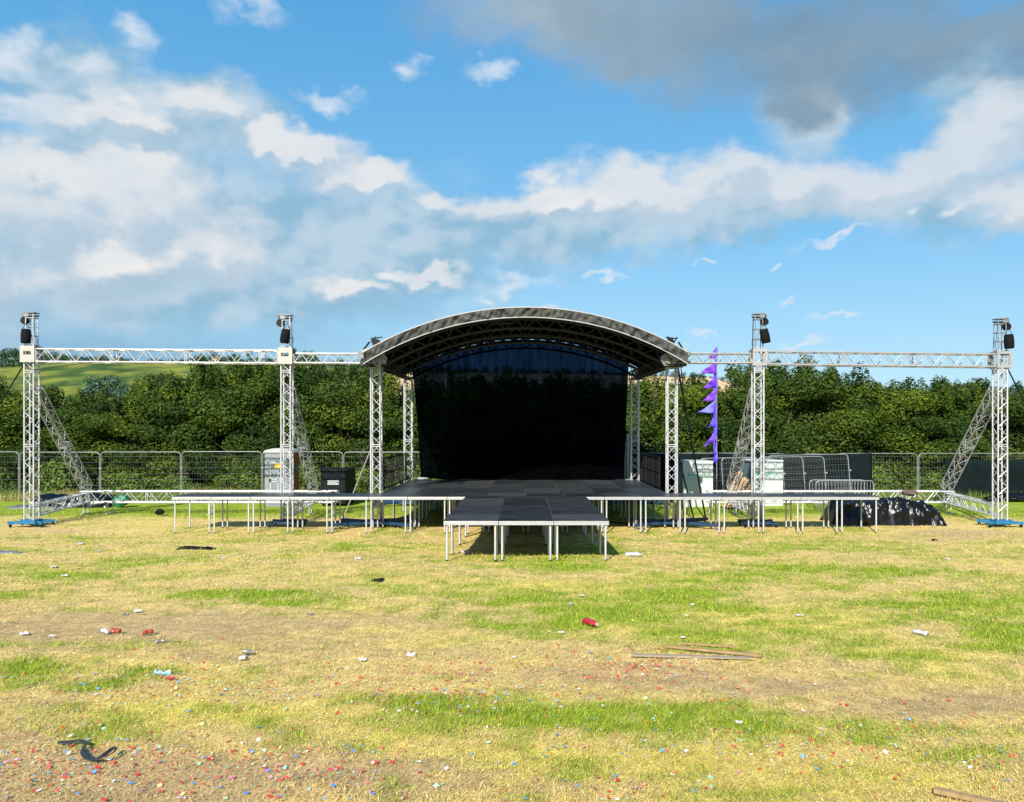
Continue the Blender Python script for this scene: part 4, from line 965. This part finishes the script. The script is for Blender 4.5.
bottle(591, 627, -58, .30, M['red_plastic'], 'squashed red plastic bottle lying in the grass left of the planks', r=.052, cap=M['clear'])
bottle(634, 557, -8, .40, M['clear'], 'clear plastic bottle lying right of the thrust legs', r=.06)
bottle(466, 554, 5, .24, M['clear'], 'clear crushed plastic bottle under the front of the thrust', r=.04)
can(921, 636, -66, 'white can lying on the grass at the right of the field', M['can_white'], L=.2, r=.032)
can(116, 634, 165, 'red can lying end to end with a white cup on the left', M['can_red'], L=.12)
can(105.5, 634.5, 150, 'white cup lying beside the red can', M['can_white'], L=.1, cat='cup')
can(148, 635, 35, 'rusty red can lying alone right of the white cup', M['can_red'], L=.13)
can(160, 644, 20, 'small crushed grey can right of the rusty red can', M['can_steel'], L=.1, r=.024)
can(247, 655, 20, 'crumpled white can, upper of the two beside the brown earth', M['can_steel'], L=.11, sq=(1, 1.2, .9))
can(243, 661, -15, 'crumpled white can, lower of the two beside the brown earth', M['can_white'], L=.09, sq=(1, 1.1, .8))
def scrap(px, py, w, h, ang, m, label, name='paper_scrap', cat='litter', th=.004):
    w *= .68; h *= .68
    p = at(px, py); b = MB(); vs = []; n_ = 6; g = random.Random(int(px*3+py))
    for i in range(n_+1):
        for j in range(n_+1): vs.append(((i/n_-.5)*w*(1+.15*g.random()), (j/n_-.5)*h*(1+.2*g.random()), (.05*w/.15)*g.random()*(1 if (i+j) % 2 else .3)+.008))
    fs = [(i*(n_+1)+j, (i+1)*(n_+1)+j, (i+1)*(n_+1)+j+1, i*(n_+1)+j+1) for i in range(n_) for j in range(n_)]
    b.add(vs, fs, False); o = b.build(name, m, None); o.location = (p.x, p.y, p.z+.012); o.rotation_euler = (0, 0, R(ang)); md = o.modifiers.new('thick', 'SOLIDIFY'); md.thickness = th
    return tag(o, label, cat)
scrap(24, 636, .17, .07, 5, M['paper'], 'white paper scrap nearest the left edge level with the red can')
scrap(52, 638, .11, .06, 0, M['paper'], 'small white scrap between the left edge scrap and the red can')
scrap(411, 657, .13, .09, 5, M['paper'], 'square white packet on brown earth left of centre', name='paper_packet', th=.02)
scrap(163, 676, .24, .11, 0, M['blue_pack'], 'pale blue wrapper on the green patch at lower left', name='blue_wrapper')
scrap(170, 681, .12, .07, 20, M['red_plastic'], 'red scrap just below the pale blue wrapper', name='red_scrap')
scrap(358, 560, .2, .11, -5, M['paper'], 'white scrap in front of the left wing above the black glove', th=.01)
scrap(80, 545, .24, .14, 0, M['clear'], 'pale plastic bag scrap in front of the far left tower')
scrap(98, 552, .14, .1, 0, M['paper'], 'white scrap just right of the pale bag scrap')
scrap(54, 568, .16, .16, 40, M['clear'], 'grey plastic scrap above the white scrap at left')
scrap(65, 577, .18, .12, 0, M['paper'], 'white crumpled scrap below the grey plastic scrap')
scrap(223, 559, .14, .08, 0, M['paper'], 'tiny white scrap below the black cloth')
scrap(138, 613, .16, .07, 0, M['paper'], 'thin white scrap above the red can')
scrap(126, 616, .12, .06, 30, M['grey_sheet'], 'thin grey scrap above the red can')
scrap(310, 616, .12, .08, 10, M['grey_sheet'], 'small grey scrap below the left green patch')
scrap(362, 662, .12, .06, 0, M['paper'], 'thin white scrap left of the square packet')
scrap(571, 605, .09, .07, -50, M['blue_pack'], 'small blue scrap above the red bottle', name='blue_scrap')
scrap(582, 597, .1, .07, 0, M['paper'], 'small white scrap in the grass above the blue scrap')
scrap(561, 634, .11, .05, 0, M['paper'], 'small white scrap left of the red bottle')
scrap(692, 606, .1, .08, 10, M['paper'], 'white scrap in the green grass right of centre')
scrap(687, 617, .06, .05, 0, M['paper'], 'tiny white scrap below the white scrap right of centre')
scrap(683, 639, .08, .06, 0, M['paper'], 'white scrap in grass above the planks')
scrap(799, 617, .14, .08, -10, M['clear'], 'pale grey scrap on the straw right of the green grass')
scrap(590, 653, .05, .14, 10, M['clear'], 'thin clear scrap below the red bottle')
scrap(646, 549, .1, .06, -30, M['paper'], 'tiny white scrap above the clear bottle')
scrap(514, 659, .07, .05, 0, M['paper'], 'tiny white scrap between the packet and the planks')
scrap(739, 725, .08, .06, 0, M['paper'], 'white scrap on the front green strip')
scrap(947, 560, .14, .06, 0, M['paper'], 'thin white scrap at right in front of the black pile')
def flat_heap(px, py, w, d, H, seed, m, name, label, cat):
    p = at(px, py); heap(p.x-w/2, p.x+w/2, p.y-d/2, p.y+d/2, H, seed, name, m, label, cat, amp=H*.6)
flat_heap(197, 549, .98, .42, .07, 21, M['black_cloth'], 'black_cloth', 'crumpled black cloth on the grass before the left wing', 'cloth')
flat_heap(376, 581, .28, .28, .08, 25, M['black_cloth'], 'black_glove', 'small black glove on the grass left of the thrust', 'glove')
flat_heap(4, 553, 1.1, .35, .06, 27, M['grey_sheet'], 'grey_board', 'flat grey board cut off by the left edge of the field', 'board')
flat_heap(935, 541, .12, .15, .06, 28, M['black_cloth'], 'black_rag', 'tiny black rag in front of the black sheeted pile', 'rag')
# black strap
pts = [at(x_, y_) for x_, y_ in ((57, 747), (66, 747.5), (76, 746), (84, 745.5), (87, 748), (83.5, 753), (82.5, 757), (86, 761), (92, 763.5), (98, 765), (104, 763), (111, 757), (115, 754.5), (117, 757), (112, 762), (104, 765))]
b = MB(); vs = []; wd = .021
for i, p in enumerate(pts):
    t_ = (pts[min(i+1, len(pts)-1)]-pts[max(i-1, 0)]).normalized(); nrm = t_.cross(Vector((0, 0, 1))).normalized()
    lift = .02+(.02 if i > 8 else 0); tw_ = .6 if i < 6 or i > 9 else 1.0
    vs += [p+nrm*wd*tw_+Vector((0, 0, lift+.02*(1-tw_))), p-nrm*wd*tw_+Vector((0, 0, lift+.008-.015*(1-tw_)+(0 if tw_ == 1 else .02)))]
b.add(vs, [(2*i, 2*i+1, 2*i+3, 2*i+2) for i in range(len(pts)-1)], True); o = b.build('black_strap', mat('grey_black_webbing', (.02, .026, .03), .6, var=.5, vscale=30), None)
md = o.modifiers.new('sub', 'SUBSURF'); md.levels = 2; md.render_levels = 2; md = o.modifiers.new('thick', 'SOLIDIFY'); md.thickness = .005; tag(o, 'black webbing strap twisted on bare ground at lower left', 'strap')
def plank(p0, p1, w, th, m, label, lift=.03):
    a = at(*p0); c_ = at(*p1); d_ = (c_-a).normalized()
    o = MB().bar(a+Vector((0, 0, lift)), c_+Vector((0, 0, lift)), w, th).build('timber_plank', m, None, bevel=.003); tag(o, label, 'plank', 'planks lying on the grass'); return o
plank((631, 657.5), (752, 661), .07, .02, M['wood_grey'], 'weathered grey plank, lowest of three lying in the grass', .03)
plank((664, 649.5), (762, 659.5), .05, .03, M['wood_tan'], 'tan plank, middle of three lying in the grass', .045)
plank((679, 645.5), (735, 649.5), .03, .025, M['wood_tan'], 'thin tan batten, uppermost of three lying in the grass')
plank((934, 795), (1010, 812), .06, .03, M['wood_tan'], 'tan plank cut off by the lower right corner')
# confetti
def confetti():
    pal = np.array([(.72, .06, .05), (.75, .10, .07), (.8, .25, .2), (.82, .82, .85), (.8, .8, .78), (.2, .45, .8), (.12, .35, .8), (.35, .72, .6), (.5, .75, .4), (.75, .3, .5), (.85, .75, .3), (.3, .6, .75)])
    wts = np.array([.26, .16, .12, .08, .05, .07, .06, .06, .06, .06, .03, .02])
    C = [(300, 690, 200, 25, 420, 0), (60, 665, 60, 14, 110, 0), (180, 685, 90, 14, 420, 0), (440, 700, 70, 12, 420, 0), (520, 715, 120, 18, 160, 0), (640, 668, 70, 14, 700, 1), (700, 740, 160, 25, 330, 0), (840, 735, 90, 12, 160, 0),
         (960, 755, 80, 22, 260, 0), (130, 760, 180, 28, 900, 0), (330, 770, 160, 25, 330, 0), (600, 790, 160, 15, 130, 0), (100, 700, 100, 15, 160, 0), (790, 690, 100, 14, 90, 1), (30, 775, 60, 20, 200, 0), (520, 640, 250, 30, 130, 0), (930, 700, 80, 16, 50, 0), (450, 672, 90, 12, 350, 1)]
    P = []; cc = []
    for cx, cy, rx, ry, n_, red in C:
        n_ = int(n_*.95)
        px = rng.normal(cx, rx*.75, n_); py = np.clip(rng.normal(cy, ry*.8, n_), 610, 815)
        D = (py-HY)/F; Y = 2.62/D
        for _ in range(6): Y = (CAMZ-gz_np((px-CX)*Y/F, Y))/D
        X = (px-CX)*Y/F; P.append(np.stack([X, Y, gz_np(X, Y)+(fbm(X*4, Y*4, 3, 19)-.5)*.05+.012+.012*rng.random(n_)], 1))
        w = wts/wts.sum() if not red else wts*np.array([2, 2, 4, 1, 1, .2, .2, .2, .2, 2, .2, .2]); cc.append(pal[rng.choice(len(pal), n_, p=w/w.sum())])
    P = np.concatenate(P); cc = np.concatenate(cc)*(.62+.38*rng.random(len(P)))[:, None]; N = len(P)
    a = rng.random(N)*6.28; s = (.0045+.013*rng.random(N)**2.2); asp = .4+.8*rng.random(N)
    u = np.stack([np.cos(a), np.sin(a), (rng.random(N)-.5)*.7], 1)*s[:, None]; v = np.stack([-np.sin(a), np.cos(a), (rng.random(N)-.5)*.8], 1)*(s*asp)[:, None]
    return fast_mesh('confetti', np.stack([P-u-v, P+u-v, P+u*.8+v, P-u+v*.9], 1), 4, cc, M['bits'])
tag(confetti(), 'red, white, blue and green confetti scattered over the near grass', 'confetti', kind='stuff')

# ------------------------------------------------------------------ sky
SUN_EL = R(33); SUN_AZ = math.atan2(-.28, -1.0); EXPOSURE = 0.82
w = bpy.data.worlds.new('World'); scene.world = w; w.use_nodes = True; nt = w.node_tree; nd = nt.nodes; L = nt.links; bg = nd['Background']
def math_(op, a, b=None, c=None, clamp=False):
    n_ = nd.new('ShaderNodeMath'); n_.operation = op; n_.use_clamp = clamp
    for i, v in enumerate((a, b, c)):
        if v is None: continue
        if isinstance(v, (int, float)): n_.inputs[i].default_value = v
        else: L.new(v, n_.inputs[i])
    return n_.outputs[0]
def vec_(op, a, b=None, sc=None):
    n_ = nd.new('ShaderNodeVectorMath'); n_.operation = op
    for i, v in enumerate((a, b)):
        if v is None: continue
        if isinstance(v, tuple): n_.inputs[i].default_value = v
        else: L.new(v, n_.inputs[i])
    if sc is not None: n_.inputs['Scale'].default_value = sc
    return n_.outputs['Value'] if op in ('DOT_PRODUCT', 'LENGTH') else n_.outputs[0]
def ramp_(v, a, b, lo=0, hi=1, smooth=True):
    n_ = nd.new('ShaderNodeMapRange'); n_.interpolation_type = 'SMOOTHSTEP' if smooth else 'LINEAR'; n_.inputs['From Min'].default_value = a; n_.inputs['From Max'].default_value = b; n_.inputs['To Min'].default_value = lo; n_.inputs['To Max'].default_value = hi
    L.new(v, n_.inputs['Value']); return n_.outputs['Result']
def mixc(f, a, b):
    n_ = nd.new('ShaderNodeMix'); n_.data_type = 'RGBA'
    if isinstance(f, (int, float)): n_.inputs[0].default_value = f
    else: L.new(f, n_.inputs[0])
    for i, v in ((6, a), (7, b)):
        if isinstance(v, tuple): n_.inputs[i].default_value = (*v, 1)
        else: L.new(v, n_.inputs[i])
    return n_.outputs[2]
def noise_(vec, sc, det=5, rough=.6):
    n_ = nd.new('ShaderNodeTexNoise'); n_.inputs['Scale'].default_value = sc; n_.inputs['Detail'].default_value = det; n_.inputs['Roughness'].default_value = rough; L.new(vec, n_.inputs['Vector']); return n_
tc = nd.new('ShaderNodeTexCoord'); dirv = vec_('NORMALIZE', tc.outputs['Generated']); sp = nd.new('ShaderNodeSeparateXYZ'); L.new(dirv, sp.inputs[0])
az = math_('ARCTAN2', sp.outputs[0], sp.outputs[1]); el = math_('ARCSINE', sp.outputs[2])
cb = nd.new('ShaderNodeCombineXYZ'); L.new(az, cb.inputs[0]); L.new(el, cb.inputs[1]); q0 = cb.outputs[0]
# domain warp so edges billow
wn = noise_(vec_('MULTIPLY', q0, (1, 1.5, 1)), 7, 4, .6); w1 = vec_('SCALE', vec_('SUBTRACT', wn.outputs['Color'], (.5, .5, .5)), sc=.12)
wn2 = noise_(vec_('MULTIPLY', q0, (1, 1.4, 1)), 30, 5, .6); w2 = vec_('SCALE', vec_('SUBTRACT', wn2.outputs['Color'], (.5, .5, .5)), sc=.03)
q = vec_('ADD', vec_('ADD', q0, w1), w2); q = vec_('MULTIPLY', q, (1, 1, 0))
def ae(px, py):
    u = (px-CX)/F; v = (HY-py)/F; return math.atan(u), math.atan(v/math.sqrt(1+u*u))
def blobs(vec, lst):
    acc = None
    for (px, py, rx, ry) in lst:
        a, e = ae(px, py); ca = math.cos(a)
        d_ = vec_('MULTIPLY', vec_('SUBTRACT', vec, (a, e, 0)), (F/rx/ca/ca*1.0, F/ry, 0)) ; d2 = vec_('DOT_PRODUCT', d_, d_)
        if acc is None: acc = d2
        else:
            n_ = nd.new('ShaderNodeMath'); n_.operation = 'SMOOTH_MIN'; L.new(acc, n_.inputs[0]); L.new(d2, n_.inputs[1]); n_.inputs[2].default_value = .5; acc = n_.outputs[0]
    return acc
CU = [(45, 205, 95, 56), (150, 200, 72, 52), (185, 240, 78, 60), (110, 258, 135, 42), (225, 255, 50, 44), (15, 165, 55, 32), (200, 108, 60, 20), (120, 122, 80, 24), (315, 140, 50, 16), (270, 134, 40, 16), (380, 176, 34, 16), (340, 165, 40, 20), (440, 190, 30, 12), (490, 203, 50, 22), (560, 196, 60, 20), (640, 184, 90, 26), (730, 178, 80, 26),
      (800, 186, 80, 24), (880, 190, 90, 26), (930, 168, 60, 24), (980, 150, 50, 30), (1010, 125, 40, 34), (1010, 200, 60, 26), (1100, 160, 90, 60), (350, 288, 40, 13), (428, 278, 32, 10), (395, 270, 18, 9), (-80, 230, 110, 90)]
SM = [(30, 92, 50, 14), (482, 298, 11, 6), (835, 243, 46, 5), (917, 220, 18, 6), (955, 222, 16, 5), (710, 258, 16, 3), (776, 258, 8, 3), (600, 274, 36, 4), (520, 284, 36, 9), (800, 308, 8, 3), (835, 320, 12, 4), (700, 335, 20, 4), (800, 345, 28, 5),(403, 60, 16, 12), (330, 90, 40, 10), (250, 4, 42, 14), (130, 28, 24, 12), (15, 42, 34, 16), (80, 60, 40, 20), (805, 80, 20, 30), (830, 100, 18, 8), (490, 75, 30, 12), (560, 310, 30, 5)]
HZE = [(100, 215, 170, 110), (260, 240, 170, 85), (400, 245, 130, 70), (520, 235, 90, 45), (620, 222, 90, 34), (130, 110, 130, 40), (80, 70, 90, 34), (200, 100, 90, 26), (230, 300, 260, 34), (-60, 220, 130, 130), (760, 205, 120, 22), (940, 210, 110, 34), (980, 100, 70, 40), (800, 110, 40, 40)]
DK = [(560, 12, 150, 40), (680, 28, 140, 58), (820, 40, 140, 55), (950, 45, 110, 44), (1050, 30, 90, 44), (790, 96, 34, 24), (640, 55, 60, 22)]
qs = vec_('MULTIPLY', q0, (1, 1.35, 1))
fn = noise_(qs, 9, 9, .58).outputs['Fac']
sn = noise_(qs, 6, 4, .5).outputs['Fac']; snb = noise_(vec_('ADD', qs, (.016, -.022, 0)), 6, 4, .5).outputs['Fac']
hn = noise_(vec_('MULTIPLY', q0, (1, 2.2, 1)), 5, 7, .55).outputs['Fac']
def dens(lst, soft, amp, nz=None, vec=None):
    d2 = blobs(vec or q, lst); return math_('ADD', math_('SUBTRACT', 1.0, math_('SQRT', math_('MAXIMUM', d2, 0.0))), math_('MULTIPLY', math_('SUBTRACT', nz or fn, .5), amp))
OFF = (-.014, .022, 0); fn2 = noise_(vec_('ADD', qs, (-.014, .030, 0)), 9, 9, .58).outputs['Fac']; qo = vec_('ADD', q, OFF)
dC = dens(CU, .3, 1.35); dC2 = dens(CU, .3, 1.35, fn2, qo); dS = dens(SM, .3, 1.1); dH = dens(HZE, .6, 1.0, hn); dD = dens(DK, .3, .9)
relief = math_('SUBTRACT', dC, dC2)
sky = nd.new('ShaderNodeTexSky'); sky.sky_type = 'NISHITA'; sky.sun_disc = False; sky.sun_elevation = SUN_EL; sky.sun_rotation = SUN_AZ; sky.air_density = 1.0; sky.dust_density = .4; sky.ozone_density = 2.0; sky.altitude = 50
K = 1/.10
def lin(r, g, b): return tuple(((c/255)/12.92 if c/255 <= .04045 else ((c/255+.055)/1.055)**2.4) for c in (r, g, b))
EXPO = 2.0**EXPOSURE
def sc(col, m=1): return tuple(c*K/EXPO*m for c in col)
skyc = sky.outputs[0]
gen = noise_(vec_('MULTIPLY', dirv, (1, 1, 2.2)), 2.6, 6, .55).outputs['Fac']
back = math_('MULTIPLY', ramp_(gen, .48, .66), ramp_(math_('ABSOLUTE', az), .8, 1.1))
grad = mixc(ramp_(el, .0, .22, smooth=False), sc(lin(176, 219, 242)), sc(lin(120, 194, 238)))
grad = mixc(ramp_(el, .20, .50, smooth=False), grad, sc(lin(76, 166, 228)))
grad = mixc(ramp_(el, .5, 1.4, smooth=False), grad, sc(lin(50, 120, 200)))
c = mixc(.82, skyc, grad)
lowdark = math_('MULTIPLY', ramp_(az, -.55, .10, .85, 0), ramp_(el, .06, .17, 1, 0))
c = mixc(lowdark, c, mixc(ramp_(hn, .35, .65), sc(lin(116, 165, 203)), sc(lin(140, 188, 218))))
hcol = mixc(ramp_(math_('ADD', math_('MULTIPLY', math_('SUBTRACT', sn, snb), 4), math_('SUBTRACT', hn, .5)), -.25, .3), sc(lin(146, 188, 214)), sc(lin(190, 212, 228)))
c = mixc(ramp_(dH, -.35, .55, 0, .93), c, hcol)
ln = noise_(q0, 4, 3, .5).outputs['Fac']
shade = ramp_(math_('ADD', math_('MULTIPLY', relief, 1.15), math_('MULTIPLY', math_('SUBTRACT', fn, .5), .9)), -.30, .45)
cucol = mixc(shade, sc(lin(172, 198, 218)), sc(lin(246, 243, 240)))
cucol = mixc(ramp_(ln, .40, .60, .35, 0), cucol, sc(lin(190, 210, 226)))
cucol = mixc(math_('MULTIPLY', ramp_(az, .02, .30), .5), cucol, sc(lin(205, 219, 233)))
cucol = mixc(ramp_(hn, .40, .64, .45, 0), cucol, sc(lin(200, 216, 230)))
c = mixc(ramp_(dC, -.35, .55, 0, .96), c, cucol)
c = mixc(ramp_(dS, -.15, 1.1, 0, .8), c, sc(lin(226, 234, 242)))
dcol = mixc(ramp_(az, -.05, .35), sc(lin(168, 186, 200)), sc(lin(122, 154, 180))); dcol = mixc(ramp_(hn, .35, .68, 0, .7), dcol, sc(lin(150, 172, 188)))
dcol = mixc(ramp_(fn, .40, .62, 0, .3), dcol, sc(lin(116, 146, 170)))
c = mixc(ramp_(dD, -.3, .75, 0, .95), c, dcol)
c = mixc(back, c, sc(lin(225, 228, 232)))
L.new(c, bg.inputs['Color']); bg.inputs['Strength'].default_value = .10
w.cycles.sampling_method = 'MANUAL'; w.cycles.sample_map_resolution = 512
sun = bpy.data.lights.new('sun', 'SUN'); sun.energy = 5.0; sun.angle = R(.55); sun.color = (1, .93, .82); so = bpy.data.objects.new('sun', sun); put(so)
dv = Vector((math.sin(SUN_AZ)*math.cos(SUN_EL), math.cos(SUN_AZ)*math.cos(SUN_EL), math.sin(SUN_EL))); so.rotation_euler = dv.to_track_quat('Z', 'Y').to_euler()

# ------------------------------------------------------------------ camera
cam = bpy.data.cameras.new('camera'); co = bpy.data.objects.new('camera', cam); put(co); scene.camera = co
co.location = (0, 0, CAMZ); co.rotation_euler = (R(90), 0, 0); cam.sensor_fit = 'HORIZONTAL'; cam.sensor_width = 36; cam.lens = 36*F/1024
cam.shift_x = -12/1024; cam.shift_y = 28/1024; cam.clip_start = .1; cam.clip_end = 20000
scene.view_settings.view_transform = 'Standard'; scene.view_settings.look = 'None'; scene.view_settings.exposure = EXPOSURE; scene.view_settings.gamma = 1
scene.render.resolution_x = 1024; scene.render.resolution_y = 802
scene.render.engine = 'CYCLES'; scene.cycles.transparent_max_bounces = 12; scene.cycles.max_bounces = 6

# nested empties of the roof keep their children in place
bpy.context.view_layer.update()
